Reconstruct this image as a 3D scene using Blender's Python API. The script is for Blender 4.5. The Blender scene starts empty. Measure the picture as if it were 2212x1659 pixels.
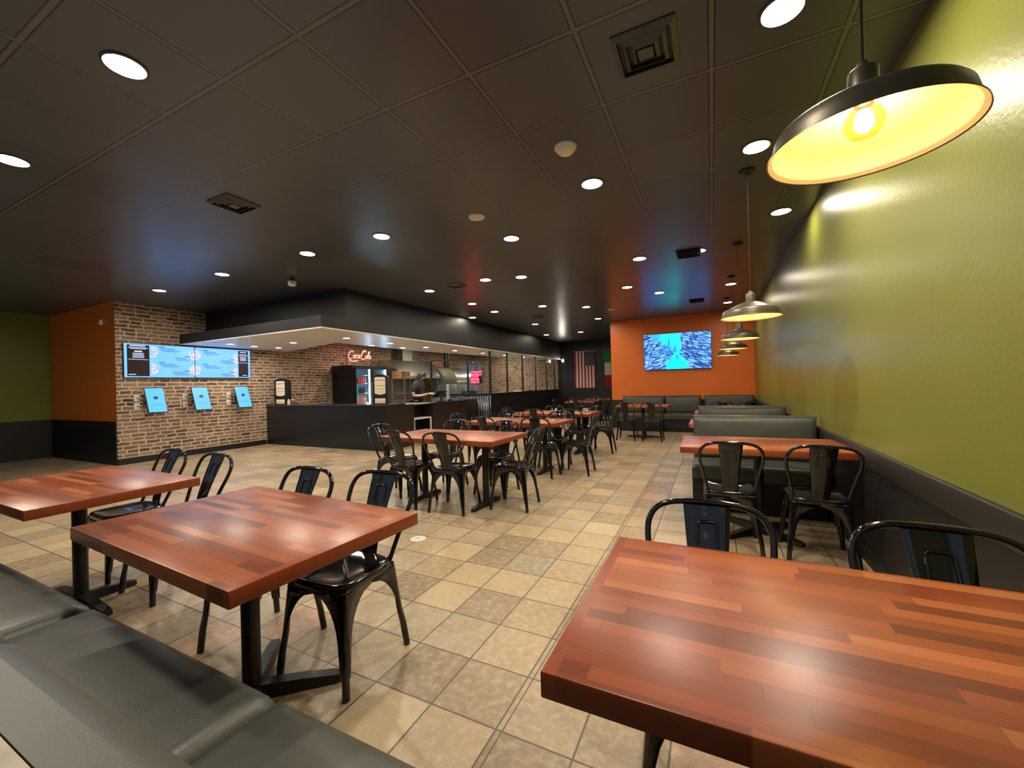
import bpy, bmesh, math, random
from mathutils import Vector, Matrix, Euler
random.seed(7)
PI = math.pi
SC = bpy.context.scene
COL = SC.collection

# ---------------------------------------------------------------- camera, world, exposure
FPX, YAW, PITCH, ROLL, CAMH = 880.16, .4563, .0019, -.0254, 1.31
def camera():
    F = Vector((-math.sin(YAW), math.cos(YAW), 0)); R = Vector((math.cos(YAW), math.sin(YAW), 0)); U = Vector((0, 0, 1))
    F2 = F*math.cos(PITCH)+U*math.sin(PITCH); U2 = U*math.cos(PITCH)-F*math.sin(PITCH)
    R3 = R*math.cos(ROLL)+U2*math.sin(ROLL); U3 = U2*math.cos(ROLL)-R*math.sin(ROLL)
    cd = bpy.data.cameras.new('camera'); cd.sensor_width = 36; cd.lens = FPX/2212*36
    cd.clip_start = .01; cd.clip_end = 200
    c = bpy.data.objects.new('camera', cd); COL.objects.link(c)
    m = Matrix((R3, U3, -F2)).transposed().to_4x4(); m.translation = (0, 0, CAMH)
    c.matrix_world = m; SC.camera = c
camera()
W = bpy.data.worlds.new('world'); SC.world = W; W.use_nodes = True
W.node_tree.nodes['Background'].inputs[0].default_value = (.55, .66, .8, 1)
W.node_tree.nodes['Background'].inputs[1].default_value = .4
VS = SC.view_settings
SC.display_settings.display_device = 'sRGB'
VS.view_transform = 'Standard'; VS.look = 'None'; VS.gamma = 1; VS.use_curve_mapping = False
VS.exposure = 0.48
SC.cycles.use_denoising = True
SC.cycles.sample_clamp_indirect = 6
SC.cycles.max_bounces = 8
L_DOWN, L_SOFFIT, L_BULB = 130., 150., 135.

# ---------------------------------------------------------------- node material helpers
class N:
    def __init__(s, name):
        m = bpy.data.materials.new(name); m.use_nodes = True; s.m = m; s.t = m.node_tree
        s.p = s.t.nodes['Principled BSDF']; s.out = s.t.nodes['Material Output']
    def new(s, ty, **kw):
        n = s.t.nodes.new(ty)
        for k, v in kw.items(): setattr(n, k, v)
        return n
    def link(s, a, b): s.t.links.new(a, b)
    def put(s, sock, v):
        if hasattr(v, 'is_output'): s.link(v, sock)
        elif v is not None: sock.default_value = v
    def math(s, op, a, b=None, c=None, clamp=False):
        n = s.new('ShaderNodeMath', operation=op, use_clamp=clamp)
        s.put(n.inputs[0], a); s.put(n.inputs[1], b); s.put(n.inputs[2], c)
        return n.outputs[0]
    def obj(s):
        if not hasattr(s, '_o'):
            s._o = s.new('ShaderNodeTexCoord')
            s._x = s.new('ShaderNodeSeparateXYZ'); s.link(s._o.outputs['Object'], s._x.inputs[0])
        return s._o.outputs['Object']
    def xyz(s): s.obj(); return s._x.outputs[0], s._x.outputs[1], s._x.outputs[2]
    def uv(s):
        o = s.new('ShaderNodeTexCoord'); x = s.new('ShaderNodeSeparateXYZ'); s.link(o.outputs['UV'], x.inputs[0]); return x.outputs[0], x.outputs[1]
    def comb(s, x=0., y=0., z=0.):
        n = s.new('ShaderNodeCombineXYZ')
        for i, v in enumerate((x, y, z)): s.put(n.inputs[i], v)
        return n.outputs[0]
    def noise(s, vec, scale=5., detail=2., rough=.5, out=0):
        n = s.new('ShaderNodeTexNoise'); s.put(n.inputs['Vector'], vec)
        n.inputs['Scale'].default_value = scale; n.inputs['Detail'].default_value = detail; n.inputs['Roughness'].default_value = rough
        return n.outputs[out]
    def white(s, vec):
        n = s.new('ShaderNodeTexWhiteNoise', noise_dimensions='3D'); s.put(n.inputs['Vector'], vec); return n.outputs[0]
    def ramp(s, fac, stops, interp='LINEAR'):
        n = s.new('ShaderNodeValToRGB'); s.put(n.inputs[0], fac); r = n.color_ramp; r.interpolation = interp
        while len(r.elements) < len(stops): r.elements.new(.5)
        for e, (p, c) in zip(r.elements, stops): e.position = p; e.color = (*c, 1)
        return n.outputs[0]
    def mix(s, fac, a, b, blend='MIX'):
        n = s.new('ShaderNodeMix', data_type='RGBA', blend_type=blend)
        s.put(n.inputs[0], fac); s.put(n.inputs[6], a if hasattr(a, 'is_output') else (*a, 1)); s.put(n.inputs[7], b if hasattr(b, 'is_output') else (*b, 1))
        return n.outputs[2]
    def bump(s, h, strength=.3, dist=.01):
        n = s.new('ShaderNodeBump'); s.put(n.inputs['Height'], h); n.inputs['Strength'].default_value = strength; n.inputs['Distance'].default_value = dist
        s.link(n.outputs[0], s.p.inputs['Normal'])
    def set(s, col=None, rough=None, metal=None, spec=None, coat=None, emis=None, estr=None):
        i = s.p.inputs
        if col is not None: s.put(i['Base Color'], col if hasattr(col, 'is_output') else (*col, 1))
        if rough is not None: s.put(i['Roughness'], rough)
        if metal is not None: s.put(i['Metallic'], metal)
        if spec is not None: s.put(i['Specular IOR Level'], spec)
        if coat is not None: i['Coat Weight'].default_value = coat; i['Coat Roughness'].default_value = .12
        if emis is not None: s.put(i['Emission Color'], emis if hasattr(emis, 'is_output') else (*emis, 1)); i['Emission Strength'].default_value = 1. if estr is None else estr
        return s
def paint(name, col, rough=.5, metal=0., spec=.5, var=.12, scale=9., bump=0.):
    n = N(name); v = n.noise(n.obj(), scale, 3.)
    lo = tuple(c*(1-var) for c in col); hi = tuple(min(1, c*(1+var)) for c in col)
    n.set(n.mix(v, lo, hi), rough, metal, spec)
    if bump: n.bump(n.noise(n.obj(), 160., 2.), bump, .002)
    return n.m
def emit(name, col, strength):
    n = N(name); n.set((0, 0, 0), .4, emis=col, estr=strength); return n.m

def mat_floor():
    n = N('floor_tile'); x, y, z = n.xyz(); T = .303
    u = n.math('DIVIDE', n.math('ADD', x, .77+.303*60), T); v = n.math('DIVIDE', n.math('ADD', y, -1.353+.303*20), T)
    iu, iv = n.math('FLOOR', u), n.math('FLOOR', v); fu, fv = n.math('FRACT', u), n.math('FRACT', v)
    def edge(f): return n.math('MINIMUM', f, n.math('SUBTRACT', 1., f))
    e = n.math('MINIMUM', edge(fu), edge(fv))
    g = n.math('LESS_THAN', e, .0125)
    gj = n.math('MULTIPLY', n.math('COMPARE', iu, 60., .1), n.math('LESS_THAN', n.math('ABSOLUTE', n.math('SUBTRACT', fu, .085)), .010))
    g = n.math('MAXIMUM', g, gj)
    r = n.white(n.comb(iu, iv, 0.)); r2 = n.white(n.comb(iv, iu, 4.))
    c = n.ramp(r, [(0, (.235, .165, .095)), (.15, (.36, .255, .145)), (.35, (.47, .34, .19)), (.5, (.31, .265, .175)), (.65, (.43, .295, .165)), (.8, (.53, .40, .235)), (.92, (.37, .30, .19)), (1, (.42, .235, .135))])
    loc = n.comb(n.math('ADD', x, n.math('MULTIPLY', r, 30.)), n.math('ADD', y, n.math('MULTIPLY', r2, 30.)), 0.)
    ns = n.noise(loc, 4., 6., .68); n2 = n.noise(loc, 26., 4., .6)
    c = n.mix(n.math('MULTIPLY', n.ramp(ns, [(.32, (1, 1, 1)), (.62, (0, 0, 0))]), .55), c, n.mix(.55, c, (.17, .135, .085)))
    c = n.mix(n.math('MULTIPLY', n.ramp(n2, [(.36, (1, 1, 1)), (.55, (0, 0, 0))]), .38), c, (.56, .47, .33))
    n3 = n.noise(loc, 90., 4., .7); c = n.mix(n.math('MULTIPLY', n.ramp(n3, [(.40, (1, 1, 1)), (.56, (0, 0, 0))]), .22), c, (.20, .15, .09))
    c = n.mix(g, c, (.085, .07, .045))
    c = n.mix(1., c, (1.06, 1.06, 1.10), 'MULTIPLY')
    n.set(c, n.math('ADD', .285, n.math('MULTIPLY', n2, .16)), spec=.5)
    n.bump(n.math('SUBTRACT', n.math('MULTIPLY', ns, .5), n.math('MULTIPLY', g, 1.)), .25, .004)
    return n.m
def mat_ceiling():
    n = N('ceiling_tile'); x, y, z = n.xyz(); T = .6096
    u = n.math('DIVIDE', n.math('ADD', x, 2.40+T*40), T); v = n.math('DIVIDE', n.math('ADD', y, -1.96+T*20), T)
    iu, iv = n.math('FLOOR', u), n.math('FLOOR', v); fu, fv = n.math('FRACT', u), n.math('FRACT', v)
    def edge(f): return n.math('MINIMUM', f, n.math('SUBTRACT', 1., f))
    e = n.math('MINIMUM', edge(fu), edge(fv))
    bar = n.math('LESS_THAN', e, .017); groove = n.math('MULTIPLY', n.math('LESS_THAN', e, .030), n.math('GREATER_THAN', e, .017))
    r = n.white(n.comb(iu, iv, 0.)); r2 = n.white(n.comb(iv, iu, 3.))
    c = n.mix(r, (.074, .078, .087), (.092, .096, .106))
    c = n.mix(groove, c, (.016, .016, .017)); c = n.mix(bar, c, (.125, .128, .135))
    ns = n.noise(n.obj(), 60., 3.)
    n.set(c, n.math('ADD', .280, n.math('MULTIPLY', r, .04)), spec=.5)
    tilt = n.math('ADD', n.math('MULTIPLY', n.math('SUBTRACT', r, .5), n.math('MULTIPLY', fu, .5)), n.math('MULTIPLY', n.math('SUBTRACT', r2, .5), n.math('MULTIPLY', fv, .5)))
    n.bump(n.math('ADD', n.math('ADD', n.math('MULTIPLY', ns, .10), n.math('MULTIPLY', groove, -.5)), n.math('MULTIPLY', tilt, 1.2)), .35, .012)
    return n.m
def mat_brick(name='brick_wall', axis='y', bright=1.):
    n = N(name); x, y, z = n.xyz(); a = {'x': x, 'y': y}[axis]
    base = n.comb(a, z, 0.)
    d = n.new('ShaderNodeVectorMath', operation='MULTIPLY_ADD'); n.link(n.noise(base, 9., 3., .6, 1), d.inputs[0]); d.inputs[1].default_value = (.050, .046, 0); n.link(base, d.inputs[2])
    b = n.new('ShaderNodeTexBrick', offset=.5, squash=.75, squash_frequency=3)
    n.link(d.outputs[0], b.inputs['Vector'])
    for k, v in (('Scale', 1.), ('Mortar Size', .0150), ('Mortar Smooth', .35), ('Bias', 0.), ('Brick Width', .235), ('Row Height', .0740)): b.inputs[k].default_value = v
    b.inputs['Color1'].default_value = (.045*bright, .029*bright, .021*bright, 1); b.inputs['Color2'].default_value = (.33*bright, .215*bright, .148*bright, 1); b.inputs['Mortar'].default_value = (.60*bright, .455*bright, .335*bright, 1)
    ns = n.noise(base, 38., 4., .65); big = n.noise(base, 2.2, 3.)
    c = n.mix(n.math('MULTIPLY', n.ramp(ns, [(.35, (1, 1, 1)), (.6, (0, 0, 0))]), .4), b.outputs[0], n.mix(.6, b.outputs[0], (.05, .03, .02)))
    c = n.mix(n.math('MULTIPLY', n.ramp(big, [(.35, (0, 0, 0)), (.75, (1, 1, 1))]), .28), c, (.50, .38, .27))
    n.set(c, .75, spec=.25); n.bump(n.math('ADD', n.math('MULTIPLY', b.outputs[1], -1.), n.math('MULTIPLY', ns, .4)), .5, .006)
    return n.m
def mat_wood(name, L, Wd, border=.03):
    n = N(name); x, y, z = n.xyz()
    oi = n.new('ShaderNodeObjectInfo'); rnd = n.math('MULTIPLY', oi.outputs['Random'], 37.)
    S = .0400
    yy = n.math('ADD', y, 5.); row = n.math('FLOOR', n.math('DIVIDE', yy, S))
    rr = n.white(n.comb(row, rnd, 1.))
    PL = .27
    xx = n.math('ADD', n.math('ADD', x, 9.), n.math('MULTIPLY', rr, 3.7))
    pl = n.math('FLOOR', n.math('DIVIDE', xx, n.math('ADD', PL, n.math('MULTIPLY', rr, .25))))
    pid = n.white(n.comb(row, pl, n.math('ADD', rnd, 2.)))
    bd = n.math('GREATER_THAN', n.math('ABSOLUTE', x), L/2-border) if border else 0.
    g1 = n.noise(n.comb(n.math('MULTIPLY', x, 2.2), n.math('MULTIPLY', y, 70.), n.math('MULTIPLY', pid, 40.)), 1., 5., .7)
    c = n.ramp(pid, [(0, (.145, .028, .009)), (.12, (.22, .046, .014)), (.5, (.33, .073, .020)), (.85, (.40, .105, .029)), (1, (.50, .16, .05))])
    if border: c = n.mix(bd, c, (.29, .058, .017))
    c = n.mix(n.math('MULTIPLY', n.ramp(g1, [(.35, (1, 1, 1)), (.65, (0, 0, 0))]), .38), c, n.mix(.55, c, (.07, .016, .006)))
    sm = n.noise(n.obj(), 3.5, 4., .6)
    # every edge of a stave is a hair-line joint
    jx = n.math('FRACT', n.math('DIVIDE', xx, n.math('ADD', PL, n.math('MULTIPLY', rr, .25)))); jy = n.math('FRACT', n.math('DIVIDE', yy, S))
    jn = n.math('MAXIMUM', n.math('LESS_THAN', jx, .006), n.math('LESS_THAN', jy, .022))
    c = n.mix(n.math('MULTIPLY', jn, .45), c, (.07, .016, .006))
    sm = n.noise(n.obj(), 2.0, 1., .5)
    n.set(c, n.math('ADD', .285, n.math('MULTIPLY', sm, .08)), spec=.45)
    return n.m
def mat_vinyl(name, col):
    n = N(name); v = n.noise(n.obj(), 6., 4.)
    n.set(n.mix(v, tuple(c*.8 for c in col), tuple(c*1.25 for c in col)), n.math('ADD', .34, n.math('MULTIPLY', v, .12)), spec=.5)
    n.bump(n.math('ADD', n.noise(n.obj(), 220., 3.), n.math('MULTIPLY', n.noise(n.obj(), 7., 2.), 2.)), .10, .004)
    return n.m
def mat_glass(name='clear_glass', tint=(.95, .96, .96)):
    n = N(name); n.t.nodes.remove(n.p)
    ge = n.new('ShaderNodeNewGeometry'); dt = n.new('ShaderNodeVectorMath', operation='DOT_PRODUCT'); n.link(ge.outputs['Normal'], dt.inputs[0]); n.link(ge.outputs['Incoming'], dt.inputs[1])
    fr = n.math('ADD', .04, n.math('MULTIPLY', .96, n.math('POWER', n.math('SUBTRACT', 1., n.math('ABSOLUTE', dt.outputs['Value'])), 5.)))
    g = n.new('ShaderNodeBsdfGlossy'); g.inputs['Roughness'].default_value = .0
    t = n.new('ShaderNodeBsdfTransparent'); t.inputs[0].default_value = (*tint, 1)
    mx = n.new('ShaderNodeMixShader'); n.link(fr, mx.inputs[0]); n.link(t.outputs[0], mx.inputs[1]); n.link(g.outputs[0], mx.inputs[2]); n.link(mx.outputs[0], n.out.inputs[0])
    return n.m
def mat_green():
    n = N('green_wall_paint'); v = n.noise(n.obj(), 1.3, 3.)
    n.set(n.mix(v, (.172, .184, .034), (.205, .216, .043)), n.math('ADD', .285, n.math('MULTIPLY', v, .06)), spec=.24)
    n.bump(n.math('ADD', n.noise(n.obj(), 55., 3.), n.math('MULTIPLY', n.noise(n.obj(), 4., 2.), 1.)), .16, .006); return n.m
def mat_tv():
    n = N('snow_scene_picture'); u, v = n.uv()
    # path and sky: a bright cyan wedge between two snowy banks of fir
    d = n.math('ABSOLUTE', n.math('SUBTRACT', u, .50))
    lowpath = n.math('MULTIPLY', n.math('MINIMUM', n.math('SUBTRACT', .42, v), .24), .62)
    wid = n.math('MAXIMUM', n.math('MAXIMUM', lowpath, 0.02), n.math('MULTIPLY', n.math('SUBTRACT', v, .48), .80))
    wn = n.noise(n.comb(n.math('MULTIPLY', u, 1.8), v, 0.), 16., 4., .6)
    m = n.math('SUBTRACT', n.math('ADD', d, n.math('MULTIPLY', n.math('SUBTRACT', wn, .5), .16)), wid)
    bank = n.math('MULTIPLY', m, 30., clamp=True)
    # on the right the bank climbs to the top edge
    rb = n.math('MULTIPLY', n.math('SUBTRACT', n.math('ADD', u, n.math('MULTIPLY', n.math('SUBTRACT', wn, .5), .1)), .545), 40., clamp=True)
    rb = n.math('MULTIPLY', rb, n.math('GREATER_THAN', v, .42))
    bank = n.math('MAXIMUM', bank, rb)
    # distant dark firs standing in the sky
    def fir(cx, top, base, w):
        hh = n.math('DIVIDE', n.math('SUBTRACT', top, v), top-base)
        ww = n.math('MULTIPLY', hh, w); zz = n.math('MULTIPLY', n.math('PINGPONG', n.math('MULTIPLY', v, 9.), .5), w*.6)
        ins = n.math('LESS_THAN', n.math('ABSOLUTE', n.math('SUBTRACT', u, cx)), n.math('ADD', n.math('MULTIPLY', ww, .8), n.math('MULTIPLY', zz, hh)))
        return n.math('MULTIPLY', ins, n.math('MULTIPLY', n.math('GREATER_THAN', v, base), n.math('LESS_THAN', v, top)))
    firs = 0.
    for a in ((.385, .93, .42, .05), (.33, .82, .42, .018), (.475, .75, .45, .035), (.30, .70, .42, .03)):
        f = fir(*a); firs = f if firs == 0. else n.math('MAXIMUM', firs, f)
    tex = n.new('ShaderNodeTexVoronoi', feature='DISTANCE_TO_EDGE')
    ang = n.comb(n.math('ADD', n.math('MULTIPLY', u, 9.), n.math('MULTIPLY', wn, 1.6)), n.math('ADD', n.math('MULTIPLY', v, 16.), n.math('MULTIPLY', d, 9.)), 0.)
    n.link(ang, tex.inputs['Vector']); tex.inputs['Scale'].default_value = .95
    c = n.ramp(tex.outputs['Distance'], [(0, (.004, .022, .10)), (.06, (.01, .06, .28)), (.12, (.07, .27, .85)), (.25, (.17, .42, 1.))])
    dk = n.noise(n.comb(u, v, 3.), 5., 3.)
    c = n.mix(n.math('MULTIPLY', n.ramp(dk, [(.55, (0, 0, 0)), (.7, (1, 1, 1))]), .7), c, (.006, .03, .12))
    sky = n.ramp(d, [(0, (0., .9, 1.)), (.12, (0., .78, 1.)), (.3, (.02, .36, .9))])
    c = n.mix(bank, sky, c)
    c = n.mix(n.math('MULTIPLY', firs, .9), c, n.mix(n.math('GREATER_THAN', wn, .52), (.01, .12, .35), (.04, .32, .75)))
    # dark rider on the path
    su, sv = n.math('SUBTRACT', u, .505), n.math('SUBTRACT', v, .34)
    rid = n.math('MULTIPLY', n.math('LESS_THAN', n.math('ABSOLUTE', n.math('ADD', su, n.math('MULTIPLY', sv, .35))), .008), n.math('LESS_THAN', n.math('ABSOLUTE', sv), .045))
    c = n.mix(rid, c, (.005, .05, .12))
    n.set((0, 0, 0), .25, emis=c, estr=1.25); return n.m
def mat_menu_bg():
    n = N('menu_blue_glow'); v = n.noise(n.obj(), 2.); n.set((0, 0, 0), .3, emis=n.mix(v, (.13, .40, 1.), (.17, .46, 1.)), estr=1.15); return n.m
def mat_pizza():
    n = N('pizza_picture'); v = n.new('ShaderNodeTexVoronoi'); n.link(n.obj(), v.inputs['Vector']); v.inputs['Scale'].default_value = 34.
    c = n.ramp(v.outputs['Distance'], [(0, (.10, .10, .30)), (.35, (.28, .32, .65)), (.6, (.75, .80, .95))])
    c = n.mix(n.math('MULTIPLY', n.noise(n.obj(), 20., 3.), .6), c, (.8, .75, .8)); n.set((0, 0, 0), .4, emis=c, estr=.8); return n.m
def mat_flag_us():
    # local x across 0..w (stripes run down), z down; stripes by x
    n = N('flag_stripes'); u, v = n.uv()
    s = n.math('FLOOR', n.math('MULTIPLY', u, 13.)); odd = n.math('GREATER_THAN', n.math('MODULO', s, 2.), .5)
    can = n.math('MULTIPLY', n.math('GREATER_THAN', u, 6/13.), n.math('GREATER_THAN', v, .60))
    c = n.mix(odd, (.40, .02, .05), (.86, .80, .76)); c = n.mix(can, c, (.012, .016, .05)); n.set(c, .8); return n.m
def mat_flag_it():
    n = N('tricolour_cloth'); u, v = n.uv()
    c = n.ramp(v, [(0, (.36, .01, .03)), (.333, (.72, .68, .60)), (.667, (.01, .30, .10))], 'CONSTANT'); n.set(c, .8); return n.m
def mat_corr():
    n = N('corrugated_steel'); v = n.noise(n.obj(), 14., 4.); n.set(n.ramp(v, [(.3, (.05, .055, .07)), (.7, (.20, .21, .26))]), .35, .8); return n.m

M = {}
M['floor'] = mat_floor(); M['ceil'] = mat_ceiling(); M['brick'] = mat_brick(); M['brick_x'] = mat_brick('brick_wall_far', 'x')
M['green'] = mat_green()
M['orange'] = paint('orange_wall_paint', (.80, .175, .016), .38, var=.06, scale=3., bump=.06)
M['black'] = paint('black_wall_paint', (.010, .010, .012), .38, scale=4.)
M['wains'] = paint('black_wainscot_board', (.007, .006, .006), .5, scale=30.)
M['rail'] = paint('dark_brown_rail', (.017, .014, .012), .45, scale=20.)
M['ventdark'] = paint('dark_vent_paint', (.034, .032, .031), .5); M['vent'] = paint('grey_vent_paint', (.085, .080, .076), .4)
M['soffit'] = paint('white_soffit_paint', (.84, .80, .76), .34, var=.03)
M['fascia'] = paint('black_fascia_paint', (.008, .008, .009), .5, scale=4.)
M['gloss'] = paint('black_gloss_steel', (.006, .006, .007), .10, 0., .6)
M['blackmetal'] = paint('black_cast_iron', (.008, .008, .008), .42)
M['vinyl'] = mat_vinyl('black_green_vinyl', (.052, .055, .045))
M['lam'] = paint('black_laminate', (.010, .0115, .016), .30)
M['lamtop'] = paint('dark_counter_laminate', (.022, .020, .020), .22)
M['brownlam'] = paint('brown_black_laminate', (.020, .010, .008), .4)
M['steel'] = paint('brushed_stainless', (.52, .51, .46), .28, .9, scale=20.)
M['steel_dull'] = paint('dull_stainless', (.30, .30, .28), .42, .8, scale=14.)
M['dark'] = paint('dark_plastic', (.010, .010, .011), .35)
M['white'] = paint('white_plastic', (.72, .70, .66), .4, var=.04)
M['cream'] = paint('cream_paper', (.80, .70, .52), .7, var=.08, scale=30.)
M['card'] = paint('brown_cardboard', (.30, .16, .075), .8)
M['bronze'] = paint('dark_bronze_metal', (.105, .088, .064), .40, .6, scale=12.)
M['enamel'] = paint('white_enamel', (.85, .80, .68), .32, var=.03)
M['ring'] = paint('dark_light_ring', (.05, .05, .045), .35)
M['lens'] = emit('downlight_lens', (1., .87, .66), L_DOWN); M['lensb'] = emit('bright_downlight_lens', (1., .89, .71), L_DOWN*2.3)
M['lens2'] = emit('soffit_lens', (1., .90, .74), L_SOFFIT)
M['lensk'] = emit('kitchen_fill_lens', (1., .88, .68), L_SOFFIT*1.3)  # glow of the added kitchen fill lamps
M['bulb'] = emit('warm_bulb_glow', (1., .70, .34), L_BULB)
M['glass'] = mat_glass(); M['amber'] = mat_glass('amber_bulb_glass', (1., .80, .45))
M['tv'] = mat_tv(); M['menu'] = mat_menu_bg(); M['pizza'] = mat_pizza()
M['menudark'] = emit('menu_dark_panel', (.030, .010, .012), .5)
M['menuink'] = emit('menu_blue_ink', (.02, .10, .42), .8)
M['menuwhite'] = emit('menu_white_ink', (.55, .62, .95), 1.)
M['kiosk'] = emit('kiosk_blue_glow', (.09, .42, .95), 1.1)
M['kioskink'] = emit('kiosk_dark_ink', (.01, .06, .10), 1.)
M['neon'] = emit('red_neon', (1., .035, .020), 4.5)
M['neoncore'] = emit('pink_neon_core', (1., .22, .15), 5.)
M['neonback'] = emit('red_glow_board', (1., .022, .05), 6.)
M['signink'] = emit('dark_red_letters', (.10, .0, .008), 1.)
M['coolglow'] = emit('cooler_led', (.40, .74, 1.), 24.)
M['coolback'] = paint('pale_cooler_liner', (.62, .72, .80), .4)
M['flag'] = mat_flag_us(); M['flag2'] = mat_flag_it(); M['star'] = paint('white_stars', (.8, .78, .72), .8)
M['corr'] = mat_corr()
M['skin'] = paint('skin', (.62, .36, .25), .5, var=.06)
M['hair'] = paint('brown_hair', (.022, .012, .008), .6, scale=60., var=.5)
M['shirt'] = paint('black_tee', (.012, .013, .017), .8)
M['band'] = paint('pale_headband', (.40, .30, .25), .6)
M['oldwood'] = paint('weathered_sill', (.40, .36, .29), .6, var=.3, scale=18.)
M['cola'] = paint('cola_bottle', (.03, .010, .012), .2); M['red'] = paint('red_label', (.55, .03, .03), .4)
M['teal'] = paint('teal_bottle', (.05, .42, .45), .25); M['orangeb'] = paint('orange_bottle', (.75, .16, .05), .25); M['bluew'] = paint('pale_blue_bottle', (.35, .50, .68), .25)
M['oct'] = paint('brown_spice', (.16, .07, .03), .6)
M['door'] = paint('exterior_frame', (.03, .03, .03), .4)

# ---------------------------------------------------------------- mesh helpers
class MB:
    def __init__(s): s.v = []; s.f = []; s.uv = {}
    def add(s, vs, fs, M4=None):
        o = len(s.v); s.v += [tuple(M4 @ Vector(p)) if M4 else tuple(p) for p in vs]; s.f += [tuple(i+o for i in f) for f in fs]; return s
    def box(s, lo, hi, M4=None):
        x0, y0, z0 = lo; x1, y1, z1 = hi
        return s.add([(x0, y0, z0), (x1, y0, z0), (x1, y1, z0), (x0, y1, z0), (x0, y0, z1), (x1, y0, z1), (x1, y1, z1), (x0, y1, z1)],
                     [(0, 3, 2, 1), (4, 5, 6, 7), (0, 1, 5, 4), (1, 2, 6, 5), (2, 3, 7, 6), (3, 0, 4, 7)], M4)
    def lathe(s, prof, seg=24, M4=None, close=False):
        vs = []; fs = []
        for r, z in prof:
            for k in range(seg): a = 2*PI*k/seg; vs.append((r*math.cos(a), r*math.sin(a), z))
        n = len(prof)
        for i in range(n-1):
            for k in range(seg):
                k2 = (k+1) % seg; fs.append((i*seg+k, i*seg+k2, (i+1)*seg+k2, (i+1)*seg+k))
        if close:
            fs.append(tuple(range(seg))[::-1]); fs.append(tuple((n-1)*seg+k for k in range(seg)))
        return s.add(vs, fs, M4)
    def tube(s, pts, r, seg=10, M4=None, cap=True, closed=False):
        pts = [Vector(p) for p in pts]; n = len(pts); vs = []; fs = []
        rad = r if isinstance(r, (list, tuple)) else [r]*n
        up = None
        for i, p in enumerate(pts):
            if closed: t = pts[(i+1) % n]-pts[i-1]
            else: t = pts[min(i+1, n-1)]-pts[max(i-1, 0)]
            t.normalize()
            if up is None: up = Vector((0, 0, 1)) if abs(t.z) < .9 else Vector((1, 0, 0))
            a = t.cross(up); a.normalize(); b = a.cross(t); b.normalize(); up = b
            for k in range(seg): an = 2*PI*k/seg; vs.append(p+(a*math.cos(an)+b*math.sin(an))*rad[i])
        m = n if closed else n-1
        for i in range(m):
            j = (i+1) % n
            for k in range(seg): k2 = (k+1) % seg; fs.append((i*seg+k, j*seg+k, j*seg+k2, i*seg+k2))
        if cap and not closed: fs.append(tuple(range(seg))); fs.append(tuple((n-1)*seg+k for k in range(seg))[::-1])
        return s.add(vs, fs, M4)
    def grid(s, rows, M4=None, wrap=False):
        m = len(rows[0]); vs = [p for r in rows for p in r]; fs = []
        for i in range(len(rows)-1):
            for k in range(m if wrap else m-1):
                k2 = (k+1) % m; fs.append((i*m+k, i*m+k2, (i+1)*m+k2, (i+1)*m+k))
        return s.add(vs, fs, M4)
    def poly(s, pts, M4=None): return s.add(pts, [tuple(range(len(pts)))], M4)
    def prism(s, prof, a, b, fn):
        n = len(prof); vs = [fn(p, a) for p in prof]+[fn(p, b) for p in prof]
        fs = [tuple(range(n))[::-1], tuple(range(n, 2*n))]+[(i, (i+1) % n, n+(i+1) % n, n+i) for i in range(n)]
        return s.add(vs, fs)
    def build(s, name, mat, parent=None, loc=None, rz=None, smooth=False, bevel=0., seg=2, solid=0., sub=0, auto=None, uv=None):
        me = bpy.data.meshes.new(name); me.from_pydata([tuple(p) for p in s.v], [], s.f)
        bm = bmesh.new(); bm.from_mesh(me); bmesh.ops.recalc_face_normals(bm, faces=bm.faces)
        if bevel: bmesh.ops.bevel(bm, geom=bm.edges[:], offset=bevel, segments=seg, profile=.5, affect='EDGES')
        if uv:
            ul = bm.loops.layers.uv.new('UVMap')
            for f in bm.faces:
                for l in f.loops: l[ul].uv = uv(l.vert.co)
        bm.to_mesh(me); bm.free()
        me.materials.append(M[mat])
        if smooth or bevel:
            for p in me.polygons: p.use_smooth = True
            try: me.set_sharp_from_angle(angle=math.radians(auto or 40))
            except Exception: pass
        o = bpy.data.objects.new(name, me); COL.objects.link(o)
        if parent: o.parent = parent
        if loc: o.location = loc
        if rz is not None: o.rotation_euler = (0, 0, rz)
        if solid: md = o.modifiers.new('thickness', 'SOLIDIFY'); md.thickness = solid; md.offset = 0
        if sub: md = o.modifiers.new('smooth', 'SUBSURF'); md.levels = sub; md.render_levels = sub
        return o
def tag(o, label, cat, group=None, kind=None):
    o['label'] = label; o['category'] = cat
    if group: o['group'] = group
    if kind: o['kind'] = kind
    return o
def thing(name, label, cat, loc=(0, 0, 0), rz=0., group=None):
    o = bpy.data.objects.new(name, None); COL.objects.link(o); o.location = loc; o.rotation_euler = (0, 0, rz); o.empty_display_size = .1
    return tag(o, label, cat, group)
def struct(name, mb, mat, **kw):
    o = mb.build(name, mat, **kw); o['kind'] = 'structure'; return o
def dup(root, loc, rz, label, group=None):
    r = root.copy(); COL.objects.link(r); r.location = loc; r.rotation_euler = (0, 0, rz); r['label'] = label
    if group: r['group'] = group
    for ch in list(root.children):
        c = ch.copy(); COL.objects.link(c); c.parent = r
        for g in ch.children: d = g.copy(); COL.objects.link(d); d.parent = c
    return r
def smooth_path(pts, n=6):
    P = [Vector(p) for p in pts]; out = []
    for i in range(len(P)-1):
        p0, p1, p2, p3 = P[max(i-1, 0)], P[i], P[i+1], P[min(i+2, len(P)-1)]
        for k in range(n):
            t = k/n; out.append(.5*((2*p1)+(-p0+p2)*t+(2*p0-5*p1+4*p2-p3)*t*t+(-p0+3*p1-3*p2+p3)*t**3))
    out.append(P[-1]); return out
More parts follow.
